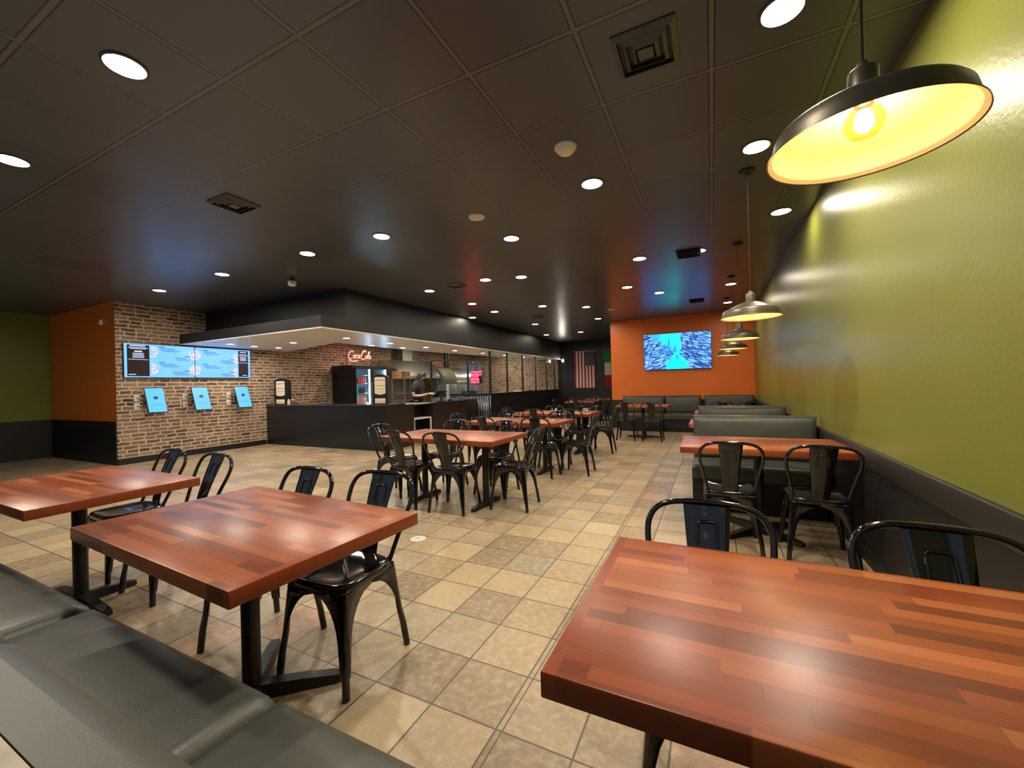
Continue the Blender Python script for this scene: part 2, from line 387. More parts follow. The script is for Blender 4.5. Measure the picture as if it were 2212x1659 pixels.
def B(lo, hi): return MB().box(lo, hi)
def text_mesh(name, s, size, mat, parent, M4, extrude=.002, align='CENTER', spacing=1.):
    cu = bpy.data.curves.new(name, 'FONT'); cu.body = s; cu.size = size; cu.extrude = extrude; cu.align_x = align; cu.align_y = 'CENTER'; cu.space_line = spacing; cu.offset = size*.035
    t = bpy.data.objects.new('tmp', cu); COL.objects.link(t)
    dg = bpy.context.evaluated_depsgraph_get(); me = bpy.data.meshes.new_from_object(t.evaluated_get(dg))
    bpy.data.objects.remove(t); me.transform(M4); me.materials.clear(); me.materials.append(M[mat]); me.name = name
    o = bpy.data.objects.new(name, me); COL.objects.link(o); o.parent = parent; return o

# ---------------------------------------------------------------- the room
CE = 3.053; XR = .97; XL = -9.9; YB = 16.2; YJ = 3.54; XLL = -12.87; XO = -2.60; YO = 11.85
struct('floor', B((XLL-.2, -.3, -.1), (XR+.2, YB+.2, 0)), 'floor')
struct('ceiling', B((XLL-.2, -.3, CE), (XR+.2, YB+.2, CE+.1)), 'ceil')
struct('wall_right', B((XR, -.3, 0), (XR+.15, YB+.2, CE)), 'green')
struct('wall_left', B((XL-.014, YJ+.0005, 0), (XL, YB, CE)), 'brick')
struct('wall_side', B((XLL, YJ, 0), (XL-.014, YJ+.12, CE)), 'orange')
struct('wall_far_left', B((XLL-.15, -.3, 0), (XLL, YJ+.12, CE)), 'green')
struct('wall_back', B((-5.8, YB, 0), (XO, YB+.15, CE)), 'black')
struct('wall_kitchen', B((XL-.15, YB, 0), (-5.8, YB+.15, CE)), 'brick_x')
struct('wall_television', B((XO, YO, 0), (XR, YO+.12, CE)), 'orange')
struct('wall_return', B((XO-.012, YO+.001, 0), (XO+.1, YB, CE)), 'black')
# wainscots, rails, baseboards
struct('trim_1', B((XR-.018, -.1, 0), (XR, YO, .70)), 'wains')
struct('trim_2', B((XR-.034, -.1, .68), (XR, YO, .81)), 'rail', bevel=.006)
struct('baseboard_right', B((XR-.03, -.1, 0), (XR-.018, YO, .10)), 'wains')
struct('trim_3', B((XO-.012, YO-.018, 0), (XR-.02, YO, .80)), 'wains')
struct('trim_4', B((XLL, YJ-.018, 0), (XL-.001, YJ, .81)), 'wains')
struct('trim_5', B((XLL, -.1, 0), (XLL+.018, YJ-.018, .81)), 'wains')
struct('baseboard_left', B((XL, YJ, 0), (XL+.02, 6.34, .115)), 'wains')
# front (window) wall: low wall, mullions, head, panes; the lens is just inside the glass
struct('wall_front', B((XLL, -.25, 0), (XR, -.02, .86)).box((XLL, -.25, 2.62), (XR, -.02, CE)), 'black')
struct('trim_6', B((XLL, -.05, .86), (XR, .168, .905)), 'oldwood', bevel=.01)
wx = [XLL, -10.4, -7.9, -5.4, -2.9, -.62, XR]
for i in range(6):
    a, b = wx[i], wx[i+1]; fr = MB()
    for lo, hi in (((a, -.16, .905), (a+.05, -.06, 2.62)), ((b-.05, -.16, .905), (b, -.06, 2.62)), ((a+.05, -.16, .905), (b-.05, -.06, .955)), ((a+.05, -.16, 2.57), (b-.05, -.06, 2.62))): fr.box(lo, hi)
    f = struct('window_%d' % (i+1), fr, 'door')
    B((a+.05, -.115, .955), (b-.05, -.109, 2.57)).build('pane', 'glass', f)

# black soffit over the counter: set-back box, projecting band, white underside strip
SX, SY, SZ = -5.65, 4.56, 2.31
struct('trim_7', B((XL, SY+.5, 2.52), (SX, SY+.62, CE)).box((SX-.12, SY+.62, 2.52), (SX, YB, CE)), 'fascia')
struct('trim_8', B((XL, SY, SZ+.02), (SX, SY+.10, 2.52)).box((SX-.10, SY+.10, SZ+.02), (SX, YB, 2.52)).box((XL, SY+.1, 2.50), (SX-.1, SY+.5, 2.52)), 'fascia')
und = MB()
def slab(pts, z0, z1, mb):
    n = len(pts); mb.add([(x, y, z0) for x, y in pts]+[(x, y, z1) for x, y in pts], [tuple(range(n)), tuple(range(2*n-1, n-1, -1))]+[(i, (i+1) % n, n+(i+1) % n, n+i) for i in range(n)])
slab([(XL, SY), (SX, SY), (SX, 6.2), (-7.25, 6.2), (XL, 6.95)], SZ, SZ+.02, und)
slab([(SX, 6.2), (SX, YB), (-6.25, YB), (-7.3, 9.), (-7.25, 6.2)], SZ, SZ+.02, und)
struct('ceiling', und, 'soffit')
rimb = MB()
for (ax, ay), (bx, by) in (((XL, 6.95), (-7.25, 6.2)), ((-7.25, 6.2), (-7.3, 9.)), ((-7.3, 9.), (-6.25, YB))):
    d = Vector((bx-ax, by-ay, 0)).normalized(); nn = Vector((-d.y, d.x, 0))*.02
    slab([(ax, ay), (bx, by), (bx-nn.x, by-nn.y), (ax-nn.x, ay-nn.y)], SZ+.02, 2.76, rimb)
struct('trim_9', rimb, 'fascia')
struct('ceiling', B((XL, 6.2, 2.76), (SX-.12, YB, 2.80)), 'fascia')

# kitchen partition: corrugated half wall facing the dining room, glass above; long black half wall with glazing
YA, XA0, XA1 = 10.4, -7.95, -5.8
cor = MB(); rows = []
nx = 150
for k in range(nx+1):
    x = XA0+(XA1-XA0)*k/nx; rows.append([(x, YA+.012*math.sin(k/nx*2*PI*26), z) for z in (0, 1.05)])
cor.grid(rows); struct('wall_corrugated', cor, 'corr', smooth=True, solid=.003)
struct('wall_half', B((XA1-.12, YA, 0), (XA1, YB, 1.05)), 'black')
struct('trim_10', B((XA0, YA-.03, 1.05), (XA1, YA+.06, 1.078)).box((XA1-.14, YA+.06, 1.05), (XA1+.02, YB, 1.078)), 'rail', bevel=.004)
fa = MB()
for x in (XA0, -6.60, XA1-.05): fa.box((x, YA-.02, 1.078), (x+.045, YA+.03, 2.12))
fa.box((XA0, YA-.02, 2.10), (XA1, YA+.03, 2.13))
w = struct('window_7', fa, 'rail'); B((XA0+.045, YA, 1.078), (XA1-.05, YA+.006, 2.10)).build('pane', 'glass', w)
fb = MB()
for y in (10.44, 11.55, 12.72, 13.88, 15.0, 15.9): fb.box((XA1-.07, y, 1.078), (XA1-.02, y+.045, SZ))
w = struct('window_8', fb, 'rail'); B((XA1-.045, YA+.05, 1.078), (XA1-.040, YB, SZ)).build('pane', 'glass', w)

# ---------------------------------------------------------------- ceiling lights and fittings
def downlight(loc, r, mat, label, group, proto=[None]*5):
    k = ('lens', 'lens2', 'lensk', 'lensb').index(mat)
    if proto[k] is None:
        t = thing('recessed_light', label, 'ceiling light', loc, 0, group); proto[k] = t
        MB().lathe([(r*1.16, 0), (r*1.15, -.006), (r*1.02, -.010), (r, -.004)], 32).build('trim_ring', 'ring', t, smooth=True)
        MB().lathe([(.0001, -.0045), (r*.6, -.0045), (r*1.01, -.0035)], 32).build('lens', mat, t)
        return t
    return dup(proto[k], loc, 0, label, group)
DL = [((.34, 2.31), 'brightest downlight at the top of the view, above the big hanging lamp cord'),
 ((-2.75, 1.05), 'large round downlight high over the small red-brown table by the front bench'),
 ((-4.57, 1.08), 'round downlight at the far left of the ceiling over the leftmost table'),
 ((-8.32, 3.56), 'round downlight nearest the corner of the brick wall and orange wall'),
 ((-6.45, 3.53), 'round downlight second from the brick wall in the row before the soffit'),
 ((-4.59, 3.53), 'round downlight third from the brick wall, above the white ceiling camera'),
 ((-3.36, 3.55), 'round downlight fourth from the brick wall in the row before the soffit'),
 ((.34, 3.57), 'round downlight just left of the big hanging lamp, over the second booth table'),
 ((-.90, 3.52), 'bright round downlight below the domed detector in the middle of the ceiling'),
 ((.69, 5.08), 'cream round downlight close to the green wall beneath the big hanging lamp'),
 ((-2.10, 4.36), 'round downlight right beside and beyond the white disc speaker'),
 ((-.88, 5.99), 'round downlight left of the blue reflection and the slotted ceiling register'),
 ((-.12, 6.05), 'round downlight touching the end of the nearer slotted ceiling register'),
 ((-2.73, 6.00), 'round downlight over the middle of the second table row, right of the red ceiling glow'),
 ((-3.31, 5.85), 'dim downlight at the edge of the red glow on the ceiling'),
 ((-4.56, 5.99), 'round downlight beside the corner of the black soffit box'),
 ((-1.36, 7.68), 'small downlight left of the blue ceiling reflection, above the television'),
 ((-.89, 8.50), 'small downlight inside the far end of the blue ceiling reflection'),
 ((.35, 8.46), 'downlight beside the hanging lamp cords, before the farthest lamp'),
 ((.36, 10.45), 'downlight beside the hanging lamp cords, nearest the orange television wall'),
 ((-3.36, 8.49), 'small downlight over the gap between the third table and the flags'),
 ((-4.53, 7.41), 'small downlight in the tip of the red glow near the soffit'),
 ((-4.58, 8.49), 'small downlight near the soffit just past the red glow'),
 ((-2.55, 9.16), 'small downlight left of the far white disc speaker'),
 ((-5.45, 8.91), 'small downlight almost touching the black soffit face'),
 ((-2.74, 11.0), 'small downlight just before the left corner of the orange wall'),
 ((-4.56, 10.92), 'small downlight along the soffit above the far glazing'),
 ((-5.23, 13.51), 'farthest small downlight on the soffit side of the back area'),
 ((-3.98, 13.52), 'farthest small downlight above the striped flag'),
 ((-.90, 1.06), 'downlight in the row along the front window, between the two nearest tables'), ((-6.45, 1.08), 'downlight in the row along the front window, beyond the leftmost table')]
BRIGHT = {(.34, 2.31), (-4.57, 1.08), (-8.32, 3.56), (-6.45, 3.53), (-4.59, 3.53), (-3.36, 3.55), (.34, 3.57), (-.90, 3.52), (-.90, 1.06), (-6.45, 1.08)}
for (x, y), lb in DL: downlight((x, y, CE), .085, 'lensb' if (x, y) in BRIGHT else 'lens', lb, 'recessed downlights in the dark tile ceiling')
SL = [((-8.99, 5.05), 'small soffit light nearest the menu screens, front row'), ((-9.09, 5.60), 'small soffit light over the brick wall end, middle of three by the menu screens'),
 ((-9.02, 6.12), 'small soffit light over the brick wall end, deepest of three by the menu screens'), ((-7.85, 5.65), 'soffit light above the counter napkin dispenser by the brick wall'),
 ((-6.41, 5.75), 'soffit light at the outer corner of the white soffit, left of the red script sign'), ((-6.43, 6.97), 'soffit light just right of the red script sign'),
 ((-7.05, 7.04), 'dimmer soffit light directly over the red script sign'), ((-6.94, 7.97), 'soffit light on the kitchen side above the drinks cooler end'),
 ((-6.44, 8.26), 'soffit light above the cashier'), ((-6.43, 9.53), 'soffit light over the left kitchen glass'), ((-6.30, 10.85), 'soffit light over the corner of the kitchen glass'),
 ((-6.20, 12.15), 'soffit light second past the corner of the kitchen glass'), ((-6.12, 13.45), 'farthest soffit light over the long kitchen glass')]
for (x, y), lb in SL: downlight((x, y, SZ), .068, 'lens2', lb, 'lights in the white soffit')
for (x, y), lb in (((-8.4, 8.9), 'added unseen kitchen fill light over the drinks cooler'), ((-8.3, 11.3), 'added unseen kitchen fill light over the steel hood'), ((-7.6, 13.2), 'added unseen kitchen fill light over the prep counter'), ((-7.9, 15.1), 'added unseen kitchen fill light before the far brick wall')):
    downlight((x, y, 2.76), .12, 'lensk', lb, 'added kitchen fill lights')  # unseen lamps added behind the soffit to brighten the kitchen steel and brick
def disc_speaker(x, y, r, label, dome):
    t = thing('ceiling_detector' if dome else 'ceiling_speaker', label, 'detector' if dome else 'speaker', (x, y, CE))
    MB().lathe([(r, 0), (r, -.008), (r*.94, -.014)], 32).build('rim', 'white', t, smooth=True)
    pr = [(r*.94, -.014), (r*.8, -.03), (r*.55, -.048), (.0001, -.054)] if dome else [(r*.94, -.013), (r*.9, -.011), (.0001, -.011)]
    MB().lathe(pr, 32).build('dome' if dome else 'grille', 'cream' if dome else 'white', t, smooth=True)
disc_speaker(-.93, 2.89, .082, 'pale domed detector in the middle of the dark ceiling', True)
disc_speaker(-2.14, 3.63, .085, 'flat white round ceiling speaker over the nearest long table', False)
disc_speaker(-2.12, 9.79, .085, 'far flat white ceiling speaker before the orange wall', False)
def diffuser(x, y, s, label):
    s *= .66
    t = thing('air_diffuser', label, 'air vent', (x, y, CE))
    B((-s, -s, -.004), (s, s, 0)).build('back_plate', 'ventdark', t)
    for q, k in enumerate((1., .74, .48)):
        a = s*k; b = a-.026
        mb = MB(); mb.grid([[(-a, -a, -.006), (a, -a, -.006), (a, a, -.006), (-a, a, -.006)], [(-b, -b, -.026), (b, -b, -.026), (b, b, -.026), (-b, b, -.026)]], wrap=True)
        mb.build('cone', 'vent', t, solid=.003)
    B((-s*.24, -s*.24, -.03), (s*.24, s*.24, -.024)).build('centre_plate', 'vent', t)
diffuser(-3.93, 2.27, .235, 'square stepped air diffuser in the left of the ceiling')
diffuser(-.27, 2.24, .235, 'large square stepped air diffuser high over the right table')
diffuser(-3.91, 5.88, .20, 'dark square air diffuser in the red ceiling glow')
diffuser(-3.97, 9.7, .20, 'far dark square air diffuser along the soffit')
def register(x, y, label):
    t = thing('air_register', label, 'air vent', (x, y, CE))
    B((-.16, -.20, -.006), (.16, .20, 0)).build('frame', 'black', t)
    for k in range(7):
        MB().box((-.14, -.012, -.002), (.14, .012, .002), Matrix.Translation((0, -.165+k*.055, -.014)) @ Matrix.Rotation(.6, 4, 'X')).build('slat', 'rail', t)
register(-.25, 6.10, 'slotted black ceiling register in the blue reflection'); register(-.26, 9.81, 'far slotted ceiling register above the television')
t = thing('security_camera', 'small white dome camera hanging from the ceiling before the soffit', 'camera', (-5.8, 4.18, CE))
MB().lathe([(.03, 0), (.028, -.05), (.05, -.055)], 20).build('mount', 'dark', t, smooth=True)
MB().lathe([(.055, -.055), (.06, -.075), (.058, -.11), (.04, -.128), (.0001, -.132)], 20).build('housing', 'white', t, smooth=True)
t = thing('motion_sensor', 'small white motion sensor on the orange wall beside the brick', 'sensor', (-10.41, YJ, 2.70))
B((-.045, -.04, -.05), (.045, 0, .05)).build('housing', 'white', t, bevel=.014)
B((-.03, -.046, -.035), (.03, -.039, -.005)).build('lens', 'cream', t, bevel=.003)
t = thing('emergency_light', 'bright round lamp at the far end of the kitchen glazing', 'lamp', (-5.55, YB, 2.26))
B((-.06, -.05, -.05), (.06, 0, .05)).build('housing', 'white', t, bevel=.01)
MB().lathe([(.0001, .06), (.045, .055), (.055, 0)], 16, Matrix.Rotation(PI/2, 4, 'X') @ Matrix.Translation((0, 0, .0))).build('lamp_head', 'lens2', t, smooth=True)

# ---------------------------------------------------------------- pendants
def make_pendant(loc, label):
    t = thing('pendant_lamp', label, 'hanging lamp', loc, 0, 'barn pendants along the green wall')
    outer = [(.226, .002), (.228, 0), (.227, .006), (.217, .012), (.214, .030), (.208, .055), (.199, .066), (.17, .080), (.13, .099), (.09, .117), (.05, .131), (.036, .134)]
    MB().lathe(outer, 64).build('shade', 'bronze', t, smooth=True)
    inner = [(.225, .003), (.214, .012), (.211, .030), (.205, .053), (.196, .063), (.167, .077), (.128, .095), (.088, .113), (.05, .126), (.030, .128)]
    o = MB().lathe(inner, 64).build('shade_lining', 'enamel', t, smooth=True)
    MB().lathe([(.036, .134), (.034, .20), (.030, .205), (.016, .212), (.012, .225), (.0001, .227)], 24).build('neck', 'bronze', t, smooth=True)
    MB().lathe([(.021, .128), (.021, .108), (.0001, .107)], 16).build('socket', 'dark', t, smooth=True)
    bz = .026
    b_ = MB().lathe([(.014, .09+bz), (.020, .082+bz), (.036, .066+bz), (.0455, .045+bz), (.046, .03+bz), (.040, .012+bz), (.026, -.003+bz), (.0001, -.010+bz)], 24).build('bulb', 'amber', t, smooth=True)
    MB().lathe([(.0001, .072+bz), (.012, .068+bz), (.021, .05+bz), (.021, .035+bz), (.012, .02+bz), (.0001, .016+bz)], 16).build('filament', 'bulb', b_, smooth=True)
    H = CE-loc[2]
    MB().tube([(0, 0, .225), (0, 0, H-.012)], .0035, 8).build('cord', 'dark', t)
    MB().lathe([(.06, H), (.06, H-.012), (.05, H-.022), (.008, H-.028), (.0001, H-.028)], 24).build('canopy', 'blackmetal', t, smooth=True)
    return t
PD = [((.39, 1.43), 'big lit barn pendant hanging over the nearest right table'), ((.305, 3.95), 'barn pendant over the second booth table, first of the small row'),
      ((.335, 6.0), 'barn pendant second in the small receding row'), ((.335, 7.85), 'barn pendant third in the small receding row'), ((.32, 9.9), 'farthest and smallest barn pendant before the orange wall')]
p0 = make_pendant((*PD[0][0], 1.94), PD[0][1])
p1 = make_pendant((*PD[1][0], 1.82), PD[1][1])
for (x, y), lb in PD[2:]: dup(p1, (x, y, 1.82), 0, lb)

# ---------------------------------------------------------------- tables
def wood(L, Wd, border=.03):
    k = 'wood_%d_%d' % (round(L*100), round(Wd*100))
    if k not in M: M[k] = mat_wood('butcher_block_'+k[5:], L, Wd, border)
    return k
TZ, TT = .76, .052
def table(name, cx, cy, L, Wd, rz, label, group, feet):
    t = thing(name, label, 'table', (cx, cy, 0), rz, group)
    MB().box((-L/2, -Wd/2, TZ-TT), (L/2, Wd/2, TZ)).build('tabletop', wood(L, Wd), t, bevel=.004, seg=2)
    for x, cross in feet:
        MB().lathe([(.036, .035), (.036, TZ-TT-.012)], 20, Matrix.Translation((x, 0, 0)), True).build('post', 'blackmetal', t, smooth=True)
        MB().box((x-.17, -Wd*.36, TZ-TT-.012), (x+.17, Wd*.36, TZ-TT)).build('top_plate', 'blackmetal', t)
        mb = MB(); dirs = (0, PI/2, PI, 3*PI/2) if cross is True else ((PI/4, 3*PI/4, 5*PI/4, 7*PI/4) if cross == 'x' else (PI/2, 3*PI/2))
        ln = .37 if cross else .28
        mb.lathe([(.055, 0.01), (.055, .04), (.04, .06)], 16, Matrix.Translation((x, 0, 0)), True)
        for a in dirs:
            l2 = ln if cross is not True or a in (0, PI) else .27
            d = Vector((math.cos(a), math.sin(a), 0)); q = Vector((-d.y, d.x, 0))
            rows = []
            for s_, wd, h in ((0, .036, .062), (.55, .033, .05), (.9, .031, .036), (1., .022, .030)):
                c = Vector((x, 0, 0))+d*l2*s_
                rows.append([tuple(c+q*wd+Vector((0, 0, .006))), tuple(c+q*wd*.75+Vector((0, 0, h))), tuple(c-q*wd*.75+Vector((0, 0, h))), tuple(c-q*wd+Vector((0, 0, .006)))])
            mb.grid(rows, wrap=True); mb.poly(rows[-1])
            mb.lathe([(.016, 0), (.016, .012)], 10, Matrix.Translation(Vector((x, 0, 0))+d*(l2-.03)), True)
        mb.build('base', 'blackmetal', t, smooth=True)
    return t
table('dining_table', -3.61, 1.10, 1.22, .76, 0, 'reddish wooden table at the far left edge, by the front bench', 'four-seat tables by the window', [(0, True)])
table('dining_table', -1.80, 1.065, 1.22, .765, math.radians(-2.5), 'scratched red-brown wooden table standing before the front bench', 'four-seat tables by the window', [(.0, 'x')])
table('dining_table', .30, 1.095, 1.22, .75, 0, 'large nearest orange-red butcher block table at lower right under the big lamp', 'tables along the green wall', [(0, True)])
table('dining_table', .340, 4.05, 1.20, .76, math.radians(1.), 'booth table against the green wall with two chairs before it', 'tables along the green wall', [(0, 'x')])
table('dining_table', .325, 6.01, 1.21, .76, 0, 'booth table behind the first black booth, only its end showing', 'tables along the green wall', [(0, True)])
table('dining_table', .325, 7.86, 1.21, .76, 0, 'booth table behind the second black booth, only its tip showing', 'tables along the green wall', [(0, True)])
two = [(-.42, False), (.42, False)]
table('dining_table', -2.67, 3.88, 1.49, .82, math.radians(-1), 'nearest long six-seat table in the middle row, with a red sign reflection', 'long tables in the middle row', two)
table('dining_table', -2.69, 5.71, 1.50, .80, math.radians(-2), 'second long six-seat table in the middle row', 'long tables in the middle row', two)
table('dining_table', -2.70, 7.47, 1.50, .84, math.radians(0), 'third long six-seat table in the middle row', 'long tables in the middle row', two)
table('dining_table', -3.55, 12.1, .90, .80, 0, 'table in the back nook below the striped flag', 'tables in the back nook', [(0, True)])
table('dining_table', -3.45, 13.9, .90, .80, 0, 'farthest table in the back nook, behind another', 'tables in the back nook', [(0, True)])
table('dining_table', -1.47, 9.92, 1.17, .78, 0, 'table with two chairs before the bench under the television', 'tables along the far bench', [(0, True)])

# ---------------------------------------------------------------- chairs
def chair_leg(sx, sy):
    mb = MB(); rows = []
    top = Vector((.172, .172, .432)); foot = Vector((.212, .205 if sy > 0 else .222, 0))
    zs = [.432, .418, .405, .39, .37, .345, .31, .27, .22, .16, .10, .085]
    for z in zs:
        k = 1-z/.432; c = top.lerp(foot, k)
        if z > .20:
            s_ = min(1, (z-.20)/.205); w = .036+.138*(1-math.sqrt(max(0, 1-s_*s_)))
        else: w = .021+.015*(z/.20)
        r = min(.022, w*.7); pts = []
        pts += [(c.x-w, c.y), (c.x-r, c.y)]
        for a in (.25, .5, .75): an = PI/2*(1-a); pts.append((c.x-r+r*math.cos(an), c.y-r+r*math.sin(an)))
        pts += [(c.x, c.y-r), (c.x, c.y-w)]
        rows.append([(sx*x, sy*y, z) for x, y in pts])
    mb.grid(rows)
    f2 = top.lerp(foot, 1.)
    path = []; rad = []
    for z in (.30, .2, .11, .09, .004):
        c = top.lerp(foot, 1-z/.432); o = {.30: .016, .2: .015}.get(z, .011)
        path.append((sx*(c.x-o), sy*(c.y-o), z)); rad.append({.30: .008, .2: .012, .11: .0135, .09: .0145, .004: .0145}[z])
    mb.tube(path, rad, 10)
    return mb
def make_chair(loc, rz, label, group):
    t = thing('metal_chair', label, 'chair', loc, rz, group)
    def ring(a, z, n=40, ex=5.):
        out = []
        for k in range(n):
            an = 2*PI*k/n; c, s = math.cos(an), math.sin(an)
            rr = a/((abs(c)**ex+abs(s)**ex)**(1/ex)); out.append((rr*c, rr*s, z))
        return out
    mb = MB(); mb.grid([ring(.0005, .443, ex=2.), ring(.05, .443, ex=2.2), ring(.10, .4445, ex=2.8), ring(.14, .4485, ex=3.6), ring(.160, .454, ex=4.5), ring(.172, .456), ring(.180, .452), ring(.183, .444), ring(.181, .425), ring(.176, .418)], wrap=True)
    mb.build('seat', 'gloss', t, smooth=True, auto=60)
    half = [(.158, -.140, .440), (.170, -.175, .52), (.190, -.215, .62), (.207, -.250, .70), (.206, -.278, .765), (.180, -.294, .812), (.135, -.303, .835), (.075, -.307, .844), (0, -.308, .846)]
    path = smooth_path(half+[(-x, y, z) for x, y, z in half[-2::-1]], 5)
    MB().tube(path, .0115, 10).build('back_frame', 'gloss', t, smooth=True)
    rows = []; prof = [(-.166, .438, .052), (-.176, .50, .055), (-.198, .58, .060), (-.230, .66, .066), (-.264, .74, .073), (-.292, .80, .078), (-.306, .840, .081)]
    pp = smooth_path([(w, y, z) for y, z, w in prof], 3)
    for p in pp: rows.append([(p.x*q, p.y-.008*(1-q*q), p.z) for q in (-1, -.7, -.35, 0, .35, .7, 1)])
    mb = MB(); mb.grid(rows)
    def on(z, x, off):
        for a, b in zip(pp, pp[1:]):
            if a.z <= z <= b.z: k = (z-a.z)/(b.z-a.z+1e-9); y = a.y+(b.y-a.y)*k; return (x, y-.007+off, z)
        return (x, pp[-1].y, z)
    for off in (.003, -.003):
        mb.tube([on(.70, -.034, off), on(.735, -.033, off), on(.770, -.032, off), on(.778, -.024, off), on(.778, .024, off), on(.770, .032, off), on(.735, .033, off), on(.70, .034, off)], .0042, 8)
    mb.build('back_splat', 'gloss', t, smooth=True, auto=60, solid=.004)
    for sx in (-1, 1):
        for sy in (1, -1): chair_leg(sx, sy).build('leg', 'gloss', t, smooth=True, auto=60, solid=.004)
    return t
GC = 'black metal cafe chairs'
D = math.radians
# (seat centre x, y, turn, label); turn 0 faces away from the window (+y)
CH = [
 (-2.15, 1.335, 180, 'left of two black metal chairs behind the scratched red-brown table'),
 (-1.62, 1.400, 183, 'right black metal chair behind the scratched red-brown table, its glossy seat in view'),
 (-3.96, 1.47, 180, 'left of two brown-tinged metal chairs behind the leftmost table'),
 (-3.33, 1.46, 180, 'right of two brown-tinged metal chairs behind the leftmost table'),
 (-.02, 1.40, 182, 'black metal chair behind the big right table, farther from the green wall'),
 (.585, 1.36, 178, 'black metal chair behind the big right table, next to the green wall'),
 (.10, 3.68, 2, 'left of two metal chairs, back to the view, at the green wall booth table'),
 (.66, 3.66, 0, 'right of two metal chairs at the booth table, against the dark wainscot'),
 (-3.53, 3.92, -88, 'chair at the counter end of the nearest long table, seen side-on'),
 (-3.08, 3.64, 3, 'chair on the near side of the nearest long table, toward the counter'),
 (-2.505, 3.65, 6, 'chair on the near side of the nearest long table, standing in the middle'),
 (-1.95, 3.97, 95, 'chair at the aisle end of the nearest long table, tilted back in profile'),
 (-3.15, 4.38, 178, 'chair on the far side of the nearest long table, toward the counter'),
 (-2.40, 4.39, 180, 'chair on the far side of the nearest long table, toward the aisle'),
 (-3.60, 5.78, -92, 'chair at the counter end of the second long table'),
 (-3.05, 5.46, 0, 'chair on the near side of the second long table, toward the counter'),
 (-2.22, 5.46, 3, 'chair on the near side of the second long table, toward the aisle'),
 (-1.80, 5.78, 92, 'chair at the aisle end of the second long table, in profile'),
 (-3.15, 6.01, 180, 'chair on the far side of the second long table, toward the counter'),
 (-2.26, 6.08, 180, 'chair on the far side of the second long table, toward the aisle'),
 (-3.50, 7.45, -90, 'chair at the counter end of the third long table'),
 (-2.99, 7.23, 0, 'chair on the near side of the third long table, toward the counter'),
 (-2.27, 7.24, 0, 'chair on the near side of the third long table, toward the aisle'),
 (-1.88, 7.66, 93, 'chair at the aisle end of the third long table, in profile'),
 (-2.99, 7.80, 180, 'chair on the far side of the third long table, toward the counter'),
 (-2.30, 7.81, 180, 'chair on the far side of the third long table, toward the aisle'),
 (-3.62, 11.85, 0, 'chair with its back to the view at the nearer nook table'),
 (-2.98, 12.05, 90, 'chair at the orange wall end of the nearer nook table'),
 (-4.15, 12.05, -90, 'chair at the glazing end of the nearer nook table'),
 (-3.35, 12.78, 180, 'chair between the two nook tables'),
 (-1.75, 9.44, 0, 'left of two chairs before the table under the television'),
 (-1.19, 9.44, 0, 'right of two chairs before the table under the television'),
 (.18, 9.70, 0, 'chair just showing above the second booth, farther from the green wall'),
 (.66, 9.70, 0, 'chair just showing above the second booth, next to the green wall'),
]
c0 = None
for x, y, a, lb in CH:
    if c0 is None: c0 = make_chair((x, y, 0), D(a), lb, GC)
    else: dup(c0, (x, y, 0), D(a), lb)

# ---------------------------------------------------------------- upholstered benches and booths (local: seat faces -y, back at +y)
def cushion(lo, hi, crown, r=.035, nx=14, ny=8):
    "a padded block: rounded edges, swelling gently toward its middle on the +z side"
    mb = MB(); x0, y0, z0 = lo; x1, y1, z1 = hi
    us = [0, .015, .05]+[.05+.9*k/(nx-1) for k in range(1, nx-1)]+[.95, .985, 1]
    vs = [0, .03, .1]+[.1+.8*k/(ny-1) for k in range(1, ny-1)]+[.9, .97, 1]
    def h(u, v):
        def e(t, L): d = min(t, 1-t)*L; return 1 if d >= r else math.sqrt(max(0, 1-(1-d/r)**2))
        k = min(e(u, x1-x0), e(v, y1-y0)); cr = (math.sin(PI*u)**.5 if 0 < u < 1 else 0)*(math.sin(PI*v)**.7 if 0 < v < 1 else 0)
        return z1-r+r*k+crown*cr
    rows = [[(x0+(x1-x0)*u, y0+(y1-y0)*v, h(u, v)) for u in us] for v in vs]
    mb.grid(rows)
    rim = [(p[0], p[1]) for p in rows[0]]+[(r_[-1][0], r_[-1][1]) for r_ in rows[1:]]+[(p[0], p[1]) for p in rows[-1][-2::-1]]+[(r_[0][0], r_[0][1]) for r_ in rows[-2:0:-1]]
    zt = z1-r
    mb.grid([[(x, y, zt) for x, y in rim], [(x, y, z0) for x, y in rim]], wrap=True); mb.poly([(x, y, z0) for x, y in rim])
    return mb
def booth(loc, Wd, rz, label, seat_d=.50, back_h=.915, back_t=.12, group='black vinyl booths and benches'):
    t = thing('booth_bench', label, 'bench', loc, rz, group); a = Wd/2-.004
    B((-a+.02, -seat_d+.08, 0), (a-.02, back_t-.01, .10)).build('plinth', 'dark', t)
    B((-a, -seat_d+.03, .10), (a, back_t, .33)).build('base', 'wains', t)
    cushion((-a, -seat_d, .33), (a, .0, .465), .018).build('seat_cushion', 'vinyl', t, smooth=True, auto=70)
    M4 = Matrix.Translation((0, 0, 0))
    bk = cushion((-a+.012, .47, 0), (a-.012, back_h-.012, .075), .03, r=.03)
    bk.v = [(x, -.012*0-(z-.03)+(.10*(1-(y-.47)/(back_h-.47)))*-.35, y) for x, y, z in bk.v]
    bk.build('backrest', 'vinyl', t, smooth=True, auto=70)
    B((-a, .025, .33), (a, back_t, back_h)).build('back_shell', 'vinyl', t, bevel=.012)
    MB().tube([(-a, .018, back_h-.008), (a, .018, back_h-.008)], .008, 8).build('piping', 'vinyl', t, smooth=True)
    return t
booth((.365, 4.97, 0), 1.14, 0, 'nearest black vinyl booth behind the booth table with two chairs')
booth((.365, 6.80, 0), 1.14, 0, 'second black vinyl booth along the green wall, behind the nearest one')
